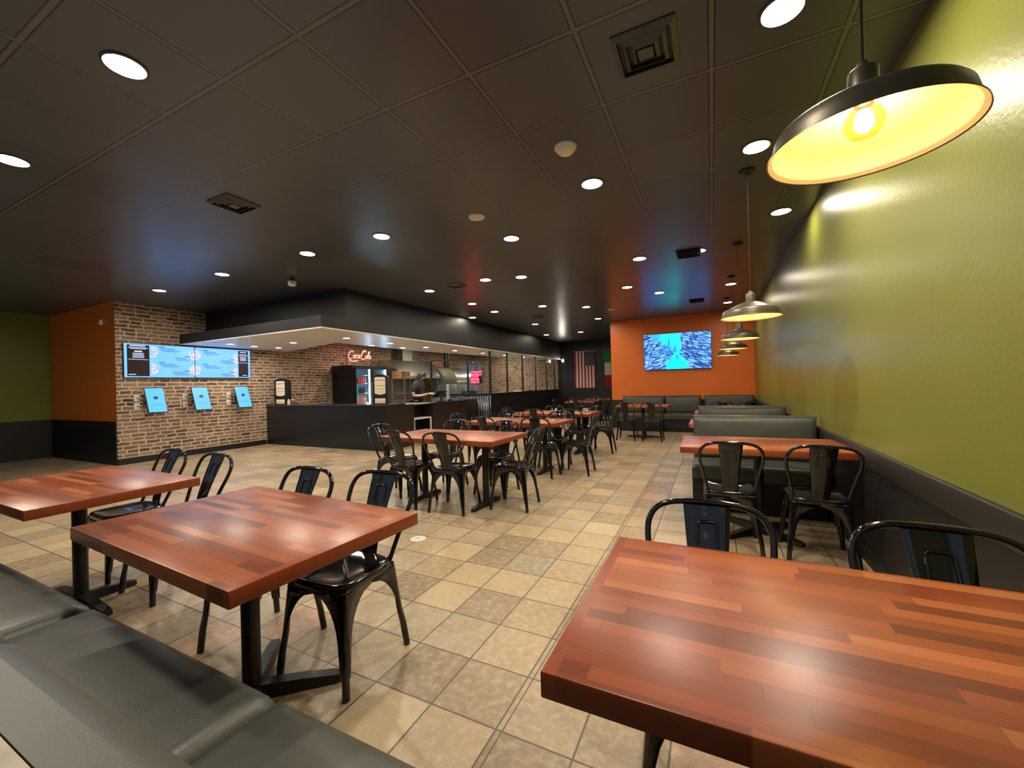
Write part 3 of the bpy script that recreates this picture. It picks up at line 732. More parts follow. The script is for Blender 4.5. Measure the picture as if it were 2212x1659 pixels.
booth((-1.695, 11.55, 0), 1.11, 0, 'black vinyl wall bench under the left of the television')
booth((-.695, 11.55, 0), .88, 0, 'black vinyl wall bench section under the right of the television')
booth((.375, 11.55, 0), 1.12, 0, 'black vinyl wall bench section in the corner by the green wall')
FB = [(-3.465, 'far left section of the padded window bench in front'), (-2.295, 'second section of the padded window bench, left of the dark seam'), (-1.125, 'nearest section of the padded window bench, right of the dark seam')]
for x0, lb in FB[:]:
    cx = x0+.585
    t = thing('window_bench', lb, 'bench', (x0-.585+.0 if False else cx, .25, 0), PI, 'window bench sections')
    a = .577
    B((-a+.02, -.44, 0), (a-.02, .05, .10)).build('plinth', 'dark', t)
    B((-a, -.47, .10), (a, .08, .33)).build('base', 'wains', t)
    cushion((-a, -.49, .33), (a, 0., .455), .022, r=.045).build('seat_cushion', 'vinyl', t, smooth=True, auto=70)
    bk = cushion((-a, .46, 0), (a, .895, .09), .02, r=.04); bk.v = [(x, .08-z, y) for x, y, z in bk.v]
    bk.build('backrest', 'vinyl', t, smooth=True, auto=70)

# ---------------------------------------------------------------- television
def screen_uv(x0, x1, z0, z1): return lambda co: ((co.x-x0)/(x1-x0), (co.z-z0)/(z1-z0))
t = thing('television', 'large flat television on the orange wall showing a snowy blue forest', 'television', (-.834, YO-.03, 2.105))
B((-.845, -.05, -.49), (.845, -.012, .49)).build('bezel', 'dark', t, bevel=.006)
B((-.836, -.0512, -.481), (.836, -.0502, .481)).build('screen', 'tv', t, uv=screen_uv(-.836, .836, -.481, .481))
B((-.3, -.012, -.2), (.3, .03, .2)).build('wall_mount', 'blackmetal', t)
ov = MB()
def disc(mb, cx, cz, r, y, seg=18): mb.add([(cx+r*math.cos(2*PI*k/seg), y, cz+r*math.sin(2*PI*k/seg)) for k in range(seg)], [tuple(range(seg))])
for a in ((-.70, -.34, .30, .012), (-.62, -.375, .15, .012)): ov.box((a[0], -.0522, a[1]), (a[0]+a[2], -.0514, a[1]+a[3]))
disc(ov, -.78, -.27, .035, -.0516); disc(ov, -.76, -.36, .014, -.0516); disc(ov, -.38, -.375, .016, -.0516)
ov.build('overlay_marks', 'menuwhite', t)

# ---------------------------------------------------------------- menu screens on the brick wall (local: face +x; y along the wall to the right, z up)
def bars(mb, rows, X):
    for y0, z, ln, h in rows: mb.box((X, y0, z-h/2), (X+.0008, y0+ln, z+h/2))
def menu(y0, y1, label, dark, pizzas, inks, whites):
    z0, z1 = 1.625, 2.283; cy, cz = (y0+y1)/2, (z0+z1)/2
    t = thing('menu_screen', label, 'screen', (XL, cy, cz), 0, 'pair of wall menu screens')
    w, h = (y1-y0)/2, (z1-z0)/2
    B((.01, -w, -h), (.07, w, h)).build('bezel', 'dark', t, bevel=.004)
    B((0, -.2, -.15), (.012, .2, .15)).build('wall_mount', 'blackmetal', t)
    B((.0702, -w+.008, -h+.008), (.0712, w-.008, h-.008)).build('display', 'menu', t)
    B((.0714, dark[0]-cy, -h+.03), (.0720, dark[1]-cy, h-.03)).build('dark_panel', 'menudark', t)
    mb = MB()
    for y, z, r, a0, a1 in pizzas:
        n = 24; mb.add([(.0722, y-cy+r*math.sin(a0+(a1-a0)*k/n), z-cz+r*math.cos(a0+(a1-a0)*k/n)) for k in range(n+1)], [tuple(range(n+1))])
    mb.build('pizza_picture', 'pizza', t)
    mb = MB(); bars(mb, [(a-cy, b-cz, c, d) for a, b, c, d in inks], .0724); mb.build('menu_text', 'menuink', t)
    mb = MB(); bars(mb, [(a-cy, b-cz, c, d) for a, b, c, d in whites], .0726); mb.build('panel_text', 'menuwhite', t)
def entry(y, z, ln, right=False):
    "price, bold heading and two lines of small print"
    return [(y if not right else y+ln*.75, z, .10, .016), (y+.02, z-.035, ln*.75, .012), (y+.03, z-.064, ln, .008), (y+.06, z-.084, ln*.8, .008)]
menu(3.63, 4.80, 'left glowing blue menu screen on the brick wall', (3.68, 4.02),
     [(4.05, 2.13, .115, 0, PI), (4.05, 1.80, .115, 0, PI), (4.795, 2.11, .11, PI, 2*PI), (4.795, 1.79, .11, PI, 2*PI)],
     entry(4.17, 2.24, .33)+entry(4.42, 2.07, .26, True)+entry(4.17, 1.93, .33)+entry(4.38, 1.77, .30, True),
     [(3.72, 2.235, .24, .018), (3.70, 2.20, .30, .012), (3.73, 2.18, .24, .01), (3.79, 2.13, .12, .026), (3.76, 2.09, .18, .013), (3.77, 2.065, .16, .012), (3.76, 2.04, .18, .012), (3.76, 2.012, .18, .012), (3.70, 1.975, .30, .008), (3.70, 1.69, .11, .014)])
menu(4.80, 5.955, 'right glowing blue menu screen beside the soffit end', (5.68, 5.90),
     [(4.805, 2.11, .11, 0, PI), (4.805, 1.79, .11, 0, PI), (5.665, 2.06, .115, PI, 2*PI), (5.665, 1.76, .115, PI, 2*PI)],
     entry(4.95, 2.22, .33)+entry(5.28, 2.04, .28, True)+entry(4.95, 1.92, .33)+entry(5.30, 1.75, .26, True),
     [(5.72, 2.22, .14, .02), (5.71, 2.17, .16, .012), (5.70, 2.145, .19, .01), (5.72, 2.11, .14, .012), (5.72, 2.085, .14, .012), (5.72, 2.06, .14, .012), (5.72, 2.035, .14, .012), (5.69, 1.98, .20, .008), (5.77, 1.69, .10, .014)])
# ---------------------------------------------------------------- order kiosks and outlets
for y, lb, pl in ((4.05, 'tilted ordering tablet under the left menu screen', 'pair of white outlet plates beside the leftmost tablet'), (4.835, 'tilted ordering tablet in the middle of three', 'pair of white outlet plates beside the middle tablet'), (5.69, 'tilted ordering tablet nearest the counter', 'pair of white outlet plates beside the tablet nearest the counter')):
    t = thing('ordering_tablet', lb, 'tablet', (XL, y, 1.19), 0, 'ordering tablets on the brick wall')
    tilt = Matrix.Translation((.22, 0, 0)) @ Matrix.Rotation(D(-20), 4, 'Y')
    MB().box((-.03, -.155, -.26), (.0, .155, .26), tilt).build('case', 'dark', t, bevel=.006)
    MB().box((.0002, -.143, -.245), (.0012, .143, .245), tilt).build('display', 'kiosk', t)
    lg = MB(); n = 24; lg.add([tilt @ Vector((.0018, .040*math.cos(2*PI*k/n), .045+.036*math.sin(2*PI*k/n))) for k in range(n)], [tuple(range(n))]); lg.build('logo_disc', 'kioskink', t)
    MB().box((.0014, -.085, -.104), (.0018, .085, -.098), tilt).build('prompt_line', 'kioskink', t)
    MB().box((0, -.06, -.07), (.012, .06, .07)).tube([(.01, 0, 0), (.10, 0, 0), (.20, 0, 0)], .018, 10).build('wall_arm', 'blackmetal', t, smooth=True)
    t = thing('outlet_plates', pl, 'power outlet', (XL, y-.215 if y < 4.2 else y-.20, 1.15), 0, 'outlet plates on the brick wall')
    for z in (.085, -.075): B((0, -.045, z-.062), (.012, .045, z+.062)).build('plate', 'white', t, bevel=.003)
    MB().tube(smooth_path([(.014, .0, .09), (.05, .03, .06), (.06, .10, .0), (.03, .17, -.03)]), .006, 8).tube(smooth_path([(.014, .0, -.07), (.05, .04, -.08), (.04, .12, -.05), (.03, .17, -.03)]), .006, 8).build('cable', 'dark', t, smooth=True)

# ---------------------------------------------------------------- service counter
BX, BY, BH = -6.08, 6.36, .96
t = thing('service_counter', 'long black L-shaped service counter beside the brick wall', 'counter', (BX, BY, 0))
lx = XL+.02-BX
B((lx, 0, 0), (0, .05, BH-.03)).build('front_panel', 'lam', t)
B((lx, .05, 0), (-.05, .62, BH-.03)).build('carcass', 'dark', t)
B((lx, -.02, BH-.03), (.02, .66, BH)).build('countertop', 'lamtop', t, bevel=.006)
B((-.05, .05, 0), (0, .95, BH-.03)).build('side_panel', 'brownlam', t)
B((-.60, .95, 0), (-.30, 1.62, BH-.06)).build('gate_panel', 'lam', t)
B((-.60, .66, BH-.06), (-.02, 1.66, BH-.03)).build('gate_top', 'steel_dull', t, bevel=.004)
B((-.65, 1.64, 0), (0, 3.20, .90)).build('register_cabinet', 'brownlam', t)
B((-.67, 1.62, .90), (.02, 3.24, .93)).build('register_top', 'lamtop', t, bevel=.004)
B((-.52, 3.55, 0), (-.10, 3.90, .93)).build('end_board', 'brownlam', t)
t = thing('low_shelf', 'low white-edged shelf in the counter opening', 'shelf', (BX-.02, BY+.97, 0))
B((-.28, 0, .565), (0, .64, .595)).build('top', 'white', t, bevel=.003)
for y in (.0, .61): B((-.03, y, 0), (0, y+.03, .565)).build('leg', 'white', t)
# napkin towers
def napkin(loc, rz, label):
    t = thing('napkin_dispenser', label, 'dispenser', loc, rz, 'tall napkin dispensers on the counter')
    mb = MB(); n = 10
    prof = [(-.16, 0), (.16, 0), (.16, .15)]+[(.16, .60)]+[(.12*math.cos(PI*k/n)+.0, .60+.05*math.sin(PI*k/n)) for k in range(1, n)]+[(-.16, .60)]
    mb.prism(prof, -.09, .09, lambda p, d: (p[0], d, p[1])); mb.build('housing', 'dark', t)
    fr = [(-.115, .24)]+[(-.115+.23*k/8, .24-.03*math.sin(PI*k/8)) for k in range(1, 8)]+[(.115, .24), (.115, .56), (.09, .585), (-.09, .585), (-.115, .56)]
    mb = MB(); mb.prism(fr, -.094, -.091, lambda p, d: (p[0], d, p[1])); mb.build('face_card', 'cream', t)
    B((-.112, -.0955, .40), (.112, -.0945, .408)).box((-.112, -.0955, .515), (.112, -.0945, .525)).box((-.112, -.0955, .33), (.112, -.0945, .334)).build('card_lines', 'dark', t)
    B((-.11, -.11, .02), (.11, -.085, .13)).build('napkin', 'cream', t, bevel=.01)
napkin((-9.62, BY+.25, BH), 0.35, 'tall napkin dispenser on the counter against the brick wall')
napkin((-6.40, BY+.28, BH), 0.5, 'tall napkin dispenser on the counter corner before the drinks cooler')
for x, mt, lb in ((-9.36, 'white', 'white shaker on the counter beside the napkin dispenser'), (-9.22, 'oct', 'brown spice shaker on the counter, right of the white one')):
    t = thing('shaker', lb, 'shaker', (x, BY+.22, BH))
    MB().lathe([(.034, 0), (.036, .01), (.034, .09), (.030, .10)], 14, None, True).build('jar', mt, t, smooth=True)
    MB().lathe([(.031, .10), (.031, .12), (.02, .135), (.0001, .138)], 14).build('lid', 'steel', t, smooth=True)
# register tablet, facing the cashier
t = thing('register_tablet', 'tilted register tablet on its stand in front of the cashier', 'register', (-6.31, 8.62, .93), D(0))
MB().lathe([(.10, 0), (.10, .015), (.03, .022), (.022, .12)], 18, Matrix.Translation((.02, 0, 0)), True).build('stand', 'dark', t, smooth=True)
tl = Matrix.Translation((0, 0, .20)) @ Matrix.Rotation(D(50), 4, 'Y')
MB().box((-.012, -.19, -.13), (.012, .19, .13), tl).build('case', 'dark', t, bevel=.005)
MB().box((-.0135, -.178, -.118), (-.0125, .178, .118), tl).build('display', 'menuwhite', t)
t = thing('card_reader', 'small black card reader beside the register tablet', 'card reader', (-6.30, 9.05, .93))
B((-.05, -.04, 0), (.05, .04, .03)).build('base', 'dark', t, bevel=.006)
MB().box((-.045, -.038, .0), (.045, .038, .016), Matrix.Translation((0, 0, .045)) @ Matrix.Rotation(.5, 4, 'Y')).build('keypad', 'dark', t, bevel=.004)
for k in range(14):
    o = MB().lathe([(.028, 0), (.040, .09), (.042, .094), (.038, .09), (.026, .006)], 14).build('paper_cup', 'bluew' if k % 2 else 'white', smooth=True)
    o.location = (-6.62, 9.42, .93+.018+k*.026); tag(o, 'paper cup in the tall stack on the register counter', 'cup', 'stack of paper cups on the register counter')

# ---------------------------------------------------------------- drinks cooler (faces +x)
CX0, CX1, CY0, CY1, CZ1 = XL+.01, -9.05, 8.32, 9.72, 1.98
t = thing('drinks_cooler', 'black two-door drinks cooler glowing blue behind the counter', 'cooler', ((CX0+CX1)/2, CY0, 0))
ox = (CX0+CX1)/2; hx = (CX1-CX0)/2; LY = CY1-CY0
B((-hx, 0, 0), (hx-.02, .05, CZ1)).box((-hx, LY-.05, 0), (hx-.02, LY, CZ1)).box((-hx, .05, CZ1-.06), (hx-.02, LY-.05, CZ1)).box((-hx, .05, 0), (hx-.02, LY-.05, .30)).box((-hx, .05, .30), (-hx+.04, LY-.05, CZ1-.06)).build('cabinet', 'black', t)
B((-hx+.041, .05, .30), (-hx+.05, LY-.05, CZ1-.06)).box((-hx+.05, LY-.058, .30), (hx-.03, LY-.0502, CZ1-.06)).box((-hx+.05, .0502, .30), (hx-.03, .058, CZ1-.06)).build('inner_liner', 'coolback', t)
for zz in (.62, .90, 1.18, 1.46, 1.70): B((-hx+.06, .055, zz-.012), (hx-.10, LY-.055, zz)).build('shelf', 'steel', t)
for y in (.05, LY/2+.005):
    y1 = y+LY/2-.055; d = MB()
    for lo, hi in (((hx-.02, y, .30), (hx+.02, y+.05, CZ1-.06)), ((hx-.02, y1-.05, .30), (hx+.02, y1, CZ1-.06)), ((hx-.02, y+.05, CZ1-.11), (hx+.02, y1-.05, CZ1-.06)), ((hx-.02, y+.05, .30), (hx+.02, y1-.05, .36))): d.box(lo, hi)
    dd = d.build('door', 'dark', t); B((hx-.004, y+.05, .36), (hx+.002, y1-.05, CZ1-.11)).build('pane', 'glass', dd)
    B((hx+.02, y1-.04, .8), (hx+.05, y1-.015, 1.5)).build('handle', 'steel', dd, bevel=.004)
    B((hx-.05, y1-.075, .36), (hx-.03, y1-.05, CZ1-.11)).build('led_strip', 'coolglow', t)
def bottle(mat, lab, cap='white', r=.033, h=.20):
    pr = [(r*.9, 0), (r, .01), (r, h*.62), (r*.8, h*.74), (r*.38, h*.88), (r*.38, h), (.0001, h)]
    return pr
bmesh_cache = {}
def put_bottle(mat, x, y, z, label, group):
    if mat not in bmesh_cache:
        o = MB().lathe([(.028, 0), (.031, .01), (.031, .12), (.025, .145), (.012, .17), (.012, .195), (.0001, .197)], 14, None).build('drink_bottle', mat, smooth=True); bmesh_cache[mat] = o
    else: o = bmesh_cache[mat].copy(); COL.objects.link(o)
    o.location = (x, y, z); tag(o, label, 'bottle', group)
rowsB = [(1.46, ('cola', 'red'), 'top'), (1.18, ('teal', 'cola'), 'second'), (.90, ('bluew', 'orangeb'), 'third')]
for z, (m1, m2), nm in rowsB:
    for dr in (0, 1):
        for k in range(7):
            y = CY0+.13+dr*.66+k*.075; m = m1 if k < 3 else m2
            nmx = {'cola': 'dark cola', 'red': 'red labelled', 'teal': 'teal', 'bluew': 'pale blue', 'orangeb': 'orange'}[m]
            sd = 'left' if dr == 0 else 'right'
            put_bottle(m, CX1-.17, y, z, '%s drink bottle on the %s shelf behind the %s cooler door' % (nmx, nm, sd), '%s bottles, %s shelf, %s cooler door' % (nmx, nm, sd))
# red script sign above the cooler (faces +x): y runs right, z up
t = thing('neon_sign', 'glowing red script neon sign above the drinks cooler', 'sign', (-9.12, 8.18, 2.11))
S = .42; SH = .25
def stroke(pts): return [(.0, (x+SH*y)*S*.98, y*S*.78) for x, y in pts]
def arc(cx, cy, rx, ry, a0, a1, n=14): return [(cx+rx*math.cos(D(a0+(a1-a0)*k/n)), cy+ry*math.sin(D(a0+(a1-a0)*k/n))) for k in range(n+1)]
strokes = [
 arc(.24, .48, .22, .36, 48, 300, 20),
 [(.16, .02), (.45, -.06), (.75, -.02), (.92, .06)],           # capital C with a tail
 arc(.52, .37, .075, .14, 90, 450, 20),                                                          # o
 arc(.72, .37, .080, .14, 50, 310, 14),                                                          # c
 arc(.91, .37, .075, .14, 40, 400, 18), [(1.00, .52), (.985, .32), (1.01, .22), (1.06, .26)],      # a
 [(1.04, .44), (1.16, .48)],                                                                     # hyphen
 arc(1.36, .50, .22, .36, 60, 290, 20)+[(1.50, .22)],                                             # second capital C
 arc(1.63, .37, .070, .14, 90, 450, 20),                                                         # o
 [(1.70, .28), (1.80, .55), (1.83, .82), (1.78, .88), (1.74, .75), (1.75, .40), (1.78, .25), (1.84, .27)],  # l
 arc(1.95, .37, .075, .14, 40, 400, 18), [(2.03, .50), (2.02, .32), (2.05, .24), (2.11, .28)],    # a
 [(1.16, .80), (1.30, .95), (1.50, .90)],                                                        # flourish
]
mb = MB(); mb2 = MB()
for st in strokes:
    p = smooth_path(stroke(st), 3); mb.tube(p, .0105, 8); mb2.tube([(q[0]+.009, q[1], q[2]) for q in p], .005, 6)
mb.build('script_tube', 'neon', t, smooth=True); mb2.build('tube_core', 'neoncore', t, smooth=True)
B((-.03, .0, .10), (-.02, .95, .13)).box((-.03, .0, -.13), (-.02, .02, .10)).box((-.03, .93, -.13), (-.02, .95, .10)).build('support_frame', 'dark', t)
# hanging WELCOME PIZZA LOVERS sign on the kitchen glass (faces -y)
t = thing('hanging_sign', 'red glowing welcome sign hanging inside the kitchen glass', 'sign', (-6.24, YA-.06, 1.56))
B((-.19, 0, -.175), (.19, .02, .175)).build('board', 'dark', t, bevel=.006)
B((-.186, -.002, .055), (.186, -.0005, .172)).box((-.186, -.002, -.055), (.07, -.0005, .055)).box((-.186, -.002, -.172), (.09, -.0005, -.055)).build('glow_panel', 'neonback', t)
FX = Matrix.Rotation(PI/2, 4, 'X')
text_mesh('sign_letters', 'WELCOME', .082, 'signink', t, Matrix.Translation((0, -.004, .113)) @ FX)
text_mesh('sign_letters', 'PIZZA', .095, 'signink', t, Matrix.Translation((-.058, -.004, 0)) @ FX)
text_mesh('sign_letters', 'LOVERS', .075, 'signink', t, Matrix.Translation((-.048, -.004, -.113)) @ FX)
MB().tube([(-.15, .01, .175), (0, .01, .54), (.15, .01, .175)], .003, 6).build('hanging_cord', 'white', t)

# ---------------------------------------------------------------- kitchen equipment
t = thing('exhaust_hood', 'stainless steel exhaust hood behind the cashier', 'hood', (-9.3, 11.15, 0))
mb = MB(); prof = [(-.58, 1.62), (.40, 1.62), (.40, 1.70), (-.05, 2.22), (-.58, 2.22)]
mb.prism(prof, -1.05, 1.05, lambda p, d: (p[0], d, p[1])); mb.build('canopy', 'steel', t)
B((-.58, -.25, 2.22), (-.2, .25, 2.76)).build('duct', 'steel_dull', t)
for y in (-.55, 0, .55): MB().box((-.4, y-.2, 0), (.3, y+.2, .01), Matrix.Translation((.05, 0, 1.60))).build('filter', 'steel_dull', t)
t = thing('steel_backsplash', 'stainless wall panel under the exhaust hood', 'wall panel', (XL, 11.15, 0))
B((.002, -1.05, .9), (.012, 1.05, 1.60)).build('sheet', 'steel_dull', t)
for y in (-.35, .35): B((.012, y-.012, .9), (.02, y+.012, 1.60)).build('seam_strip', 'steel', t)
t = thing('wire_rack', 'open steel shelf rack beside the cooler', 'rack', (-8.75, 10.15, 0))
for x in (-.25, .25):
    for y in (-.35, .5): MB().tube([(x, y, 0), (x, y, 1.58)], .013, 8).build('post', 'steel', t, smooth=True)
for z in (.6, 1.12, 1.575): B((-.26, -.36, z), (.26, .51, z+.022)).build('shelf', 'steel', t)
for k in range(5):
    o = B((-.2, -.2, 0), (.2, .2, .042)).build('pizza_box', 'card', bevel=.004); o.location = (-8.78, 9.98+.01*(k % 2), 1.599+.044*k); o.rotation_euler = (0, 0, .04*((k*7) % 3-1))
    tag(o, 'brown pizza box in the stack on the steel rack', 'box', 'pizza boxes stacked on the steel rack')
t = thing('pizza_oven', 'stainless conveyor pizza oven with a rounded hood', 'oven', (-8.75, 13.3, 0))
mb = MB(); n = 14; prof = [(-.6, 1.42)]+[(-.1+.62*math.cos(PI/2*(1-k/n)) if k else -.1, 1.42+.56*math.sin(PI/2*(1-k/n))) for k in range(0, n+1)]
prof = [(-.6, 1.42), (-.6, 1.98)]+[(-.05+.58*math.sin(PI/2*k/n), 1.42+.56*math.cos(PI/2*k/n)) for k in range(n+1)]
mb.prism(prof, -1.0, .75, lambda p, d: (p[0], d, p[1])); mb.build('hood', 'steel', t, smooth=True)
B((-.6, -1.0, .75), (.5, .75, 1.40)).build('body', 'steel_dull', t, bevel=.01)
B((.5, -.7, .95), (.51, .45, 1.12)).build('chamber_window', 'dark', t)
B((-.3, -1.4, .98), (.3, 1.15, 1.02)).build('conveyor', 'blackmetal', t)
for x in (-.5, .4):
    for y in (-.9, .65): MB().tube([(x, y, 0), (x, y, .75)], .03, 10).build('leg', 'steel_dull', t, smooth=True)
MB().lathe([(.11, 1.95), (.11, 2.70), (.13, 2.70), (.13, 2.76)], 20, Matrix.Translation((-.2, -.6, 0))).build('flue', 'black', t, smooth=True)
t = thing('prep_counter', 'stainless prep counter behind the long kitchen glass', 'counter', (-6.55, 13.2, 0))
B((-.35, -1.9, .88), (.35, 1.9, .92)).build('top', 'steel', t, bevel=.004); B((-.32, -1.85, .0), (.3, 1.85, .88)).build('cabinet', 'steel_dull', t)
for k in range(4):
    o = B((-.18, -.18, 0), (.18, .18, .04)).build('pizza_box', 'white', bevel=.004); o.location = (-6.5, 13.9, .921+.042*k); tag(o, 'white pizza box on the prep counter behind the glass', 'box', 'white pizza boxes on the prep counter')

# ---------------------------------------------------------------- flags
def flag(name, x0, x1, z0, z1, mat, label, stars):
    t = thing(name, label, 'flag', (x0, YB, z0)); w, h = x1-x0, z1-z0; rows = []
    def yy(u, v): return -.03-.012*math.sin(u*17+v*2)*(1.1-v)-.006*math.sin(v*9+u*4)
    for i in range(25):
        v = i/24; rows.append([(w*u/30, yy(u/30, v), h*v) for u in range(31)])
    MB().grid(rows).build('cloth', mat, t, smooth=True, solid=.002, uv=lambda co: (min(max(co.x/w, 0), .9999), co.z/h))
    MB().tube([(-.04, -.03, h+.008), (w+.04, -.03, h+.008)], .010, 8).build('hanging_rod', 'white', t, smooth=True)
    if stars:
        mb = MB(); cw = w*7/13; chh = h*.40
        for i in range(9):
            for j in range(6 if i % 2 == 0 else 5):
                u = 6/13+7/13*((j+.5+(0 if i % 2 == 0 else .5))/6); v = 1-.40*(i+.5)/9; r = .026; y = yy(u, v)-.006
                pts = [(w*u+(r if k % 2 == 0 else r*.45)*math.sin(PI*k/5), y, h*v+(r if k % 2 == 0 else r*.45)*math.cos(PI*k/5)) for k in range(10)]
                mb.poly(pts)
        mb.build('stars', 'star', t)
flag('striped_flag', -5.05, -4.18, 1.10, 2.60, 'flag', 'red and white striped flag with a starred corner hanging on the back wall', True)
flag('tricolour_flag', -3.82, -2.95, 1.10, 2.60, 'flag2', 'green white and red tricolour flag half hidden by the orange wall', False)
t = thing('floor_cap', 'round white cover plate set in the tiled floor', 'floor cover', (-2.31, 2.79, 0))
MB().lathe([(.068, 0), (.068, .003), (.060, .005), (.0001, .005)], 28).build('plate', 'white', t, smooth=True)
MB().lathe([(.008, .005), (.008, .006), (.0001, .006)], 10).build('screw', 'steel', t)

# ---------------------------------------------------------------- cashier (local: faces +x, left side +y)
t = thing('person', 'cashier in a black tee shirt looking down at the register tablet', 'person', (-6.86, 8.42, 0), D(12))
def skinned(name, mat, verts, edges, radii, parent, sub=2, root=0):
    me = bpy.data.meshes.new(name); me.from_pydata(verts, edges, []); me.materials.append(M[mat])
    o = bpy.data.objects.new(name, me); COL.objects.link(o); o.parent = parent
    sk = o.modifiers.new('skin', 'SKIN'); sk.use_smooth_shade = True
    lay = me.skin_vertices[0] if me.skin_vertices else None
    if lay is None:
        bm = bmesh.new(); bm.from_mesh(me); bm.verts.layers.skin.verify(); bm.to_mesh(me); bm.free(); lay = me.skin_vertices[0]
    for i, r in enumerate(radii): lay.data[i].radius = r if isinstance(r, tuple) else (r, r); lay.data[i].use_root = (i == root)
    md = o.modifiers.new('smooth', 'SUBSURF'); md.levels = sub; md.render_levels = sub
    return o
V = [(0, 0, .95), (.01, 0, 1.12), (.02, 0, 1.30), (.03, 0, 1.42), (.05, 0, 1.49), (.075, 0, 1.545),
     (.025, .17, 1.385), (.02, .225, 1.22), (.0, .235, 1.11), (.14, .16, 1.10), (.28, .09, 1.135), (.33, .075, 1.145),
     (.025, -.17, 1.385), (.0, -.225, 1.22), (-.01, -.235, 1.10), (.14, -.17, 1.085), (.28, -.10, 1.12), (.33, -.085, 1.135),
     (0, .09, .90), (.02, .10, .50), (-.01, .105, .09), (.10, .115, .035),
     (0, -.09, .90), (.02, -.10, .50), (-.01, -.105, .09), (.10, -.115, .035)]
Ed = [(0, 1), (1, 2), (2, 3), (3, 4), (4, 5), (3, 6), (6, 7), (7, 8), (8, 9), (9, 10), (10, 11), (3, 12), (12, 13), (13, 14), (14, 15), (15, 16), (16, 17), (0, 18), (18, 19), (19, 20), (20, 21), (0, 22), (22, 23), (23, 24), (24, 25)]
Rd = [.070, .065, .070, .062, (.052, .052), (.05, .05), .040, .042, .042, .036, .027, .024, .040, .042, .042, .036, .027, .024, .085, .06, .04, .03, .085, .06, .04, .03]
body = skinned('body', 'skin', V, Ed, Rd, t)
def fingers(px, py, pz, side):
    vs = [(px, py, pz)]; es = []; rs = [.02]
    palm = len(vs); vs.append((px+.045, py-side*.012, pz-.005)); es.append((0, 1)); rs.append((.014, .030))
    for k in range(4):
        b = len(vs); oy = (k-1.5)*.018; L = (.062, .072, .068, .052)[k]
        vs += [(px+.075, py+oy, pz-.004), (px+.075+L*.5, py+oy, pz-.012), (px+.075+L*.85, py+oy, pz-.035)]; es += [(1, b), (b, b+1), (b+1, b+2)]; rs += [.0095, .0085, .0075]
    b = len(vs); vs += [(px+.03, py+side*-.034, pz+.004), (px+.06, py+side*-.05, pz+.002)]; es += [(0, b), (b, b+1)]; rs += [.011, .0085]
    skinned('hand', 'skin', vs, es, rs, body, 1)
fingers(.335, .075, 1.145, 1); fingers(.335, -.085, 1.135, -1)
def head():
    mb = MB(); rows = []; n = 24
    for i in range(17):
        th = PI*i/16; z = math.cos(th); rr = math.sin(th); row = []
        for k in range(n):
            ph = 2*PI*k/n; x = rr*math.cos(ph); y = rr*math.sin(ph)
            fx = x*.098; fy = y*.074; fz = z*.118
            if z < -.1: fy *= 1-.38*(-z-.1); fx *= 1-.18*(-z-.1)
            if x > .6 and abs(y) < .25 and -.38 < z < .12: fx += .020*(1-abs(y)/.25)*(1-abs(z+.24)/.4 if z < .12 else 0)
            if x > .55 and .02 < z < .22 and .2 < abs(y) < .6: fx -= .007
            if x > .6 and abs(y) < .3 and -.62 < z < -.48: fx += .005
            row.append((fx, fy, fz))
        rows.append(row)
    return mb.grid(rows, wrap=True)
HM = Matrix.Translation((.115, 0, 1.595)) @ Matrix.Rotation(D(28), 4, 'Y')
hd = head(); hd.v = [tuple(HM @ Vector(p)) for p in hd.v]; hd = hd.build('head', 'skin', body, smooth=True, auto=80, sub=1)
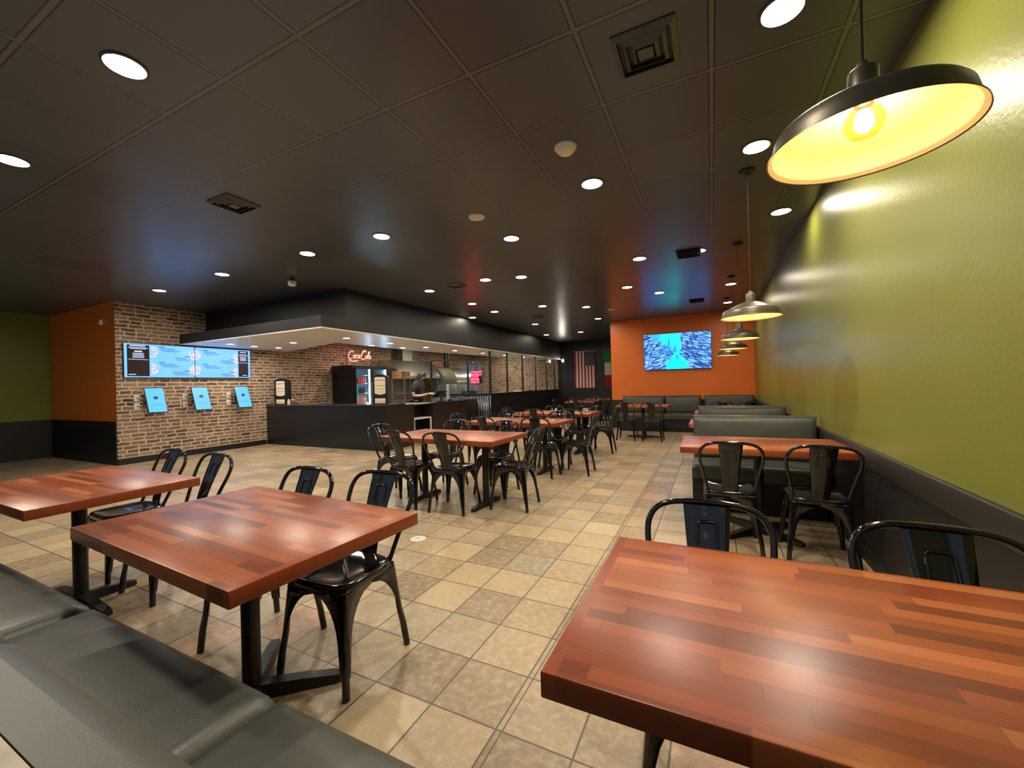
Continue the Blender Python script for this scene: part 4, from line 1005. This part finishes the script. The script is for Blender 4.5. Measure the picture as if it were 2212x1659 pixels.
for s in (1, -1):
    MB().lathe([(.0001, .010), (.010, .006), (.013, 0), (.010, -.006), (.0001, -.010)], 10, HM @ Matrix.Translation((.088, s*.032, .012))).build('eye', 'dark', hd, smooth=True)
    MB().lathe([(.0001, .012), (.014, .008), (.02, 0), (.014, -.01), (.0001, -.014)], 10, HM @ Matrix.Translation((-.005, s*.074, -.01)) @ Matrix.Scale(1.4, 4, (0, 0, 1)) @ Matrix.Scale(.5, 4, (0, 1, 0))).build('ear', 'skin', hd, smooth=True)
MB().tube([HM @ Vector((.082, -.022, -.066)), HM @ Vector((.090, 0, -.064)), HM @ Vector((.082, .022, -.066))], .005, 8).build('mouth', 'red', hd, smooth=True)
mb = MB(); rows = []; n = 28
for i in range(13):
    f = i/12; row = []
    for k in range(n):
        ph = 2*PI*k/n; front = math.cos(ph)
        th = PI*(.02+f*(.40 if front > .55 else .40+.33*min(1, (.55-front)/.35)))
        r = 1.11+.05*f*(1 if front < .5 else 0)+.02*math.sin(k*5.)
        x = math.sin(th)*math.cos(ph)*.104*r; y = math.sin(th)*math.sin(ph)*.084*r; z = math.cos(th)*.124*r
        if front <= .55 and f > .6: z -= (f-.6)*.24; y *= 1+.2*(f-.6)
        row.append(tuple(HM @ Vector((x, y, z))))
    rows.append(row)
mb.grid(rows, wrap=True); mb.build('hair', 'hair', body, smooth=True, auto=80, solid=.006)
MB().tube([tuple(HM @ Vector((.035, .092*math.cos(a)*1.06, .128*math.sin(a)*1.06))) for a in [PI*.12+PI*.76*k/16 for k in range(17)]], .0055, 8).build('headband', 'band', body, smooth=True)
SV = [(0, 0, .88), (.01, 0, 1.10), (.02, 0, 1.28), (.03, 0, 1.405), (.045, 0, 1.48), (.025, .165, 1.385), (.015, .225, 1.235), (.01, .232, 1.185), (.025, -.165, 1.385), (0, -.225, 1.235), (-.005, -.232, 1.185)]
SE = [(0, 1), (1, 2), (2, 3), (3, 4), (3, 5), (5, 6), (6, 7), (3, 8), (8, 9), (9, 10)]
SR = [(.150, .165), (.128, .145), (.140, .165), (.125, .150), (.066, .070), .098, .080, .072, .098, .080, .072]
skinned('tee_shirt', 'shirt', SV, SE, SR, body)
PV = [(0, 0, .93), (0, .09, .86), (.02, .10, .50), (-.01, .105, .10), (0, -.09, .86), (.02, -.10, .50), (-.01, -.105, .10)]
skinned('trousers', 'shirt', PV, [(0, 1), (1, 2), (2, 3), (0, 4), (4, 5), (5, 6)], [(.145, .165), .115, .085, .065, .115, .085, .065], body)
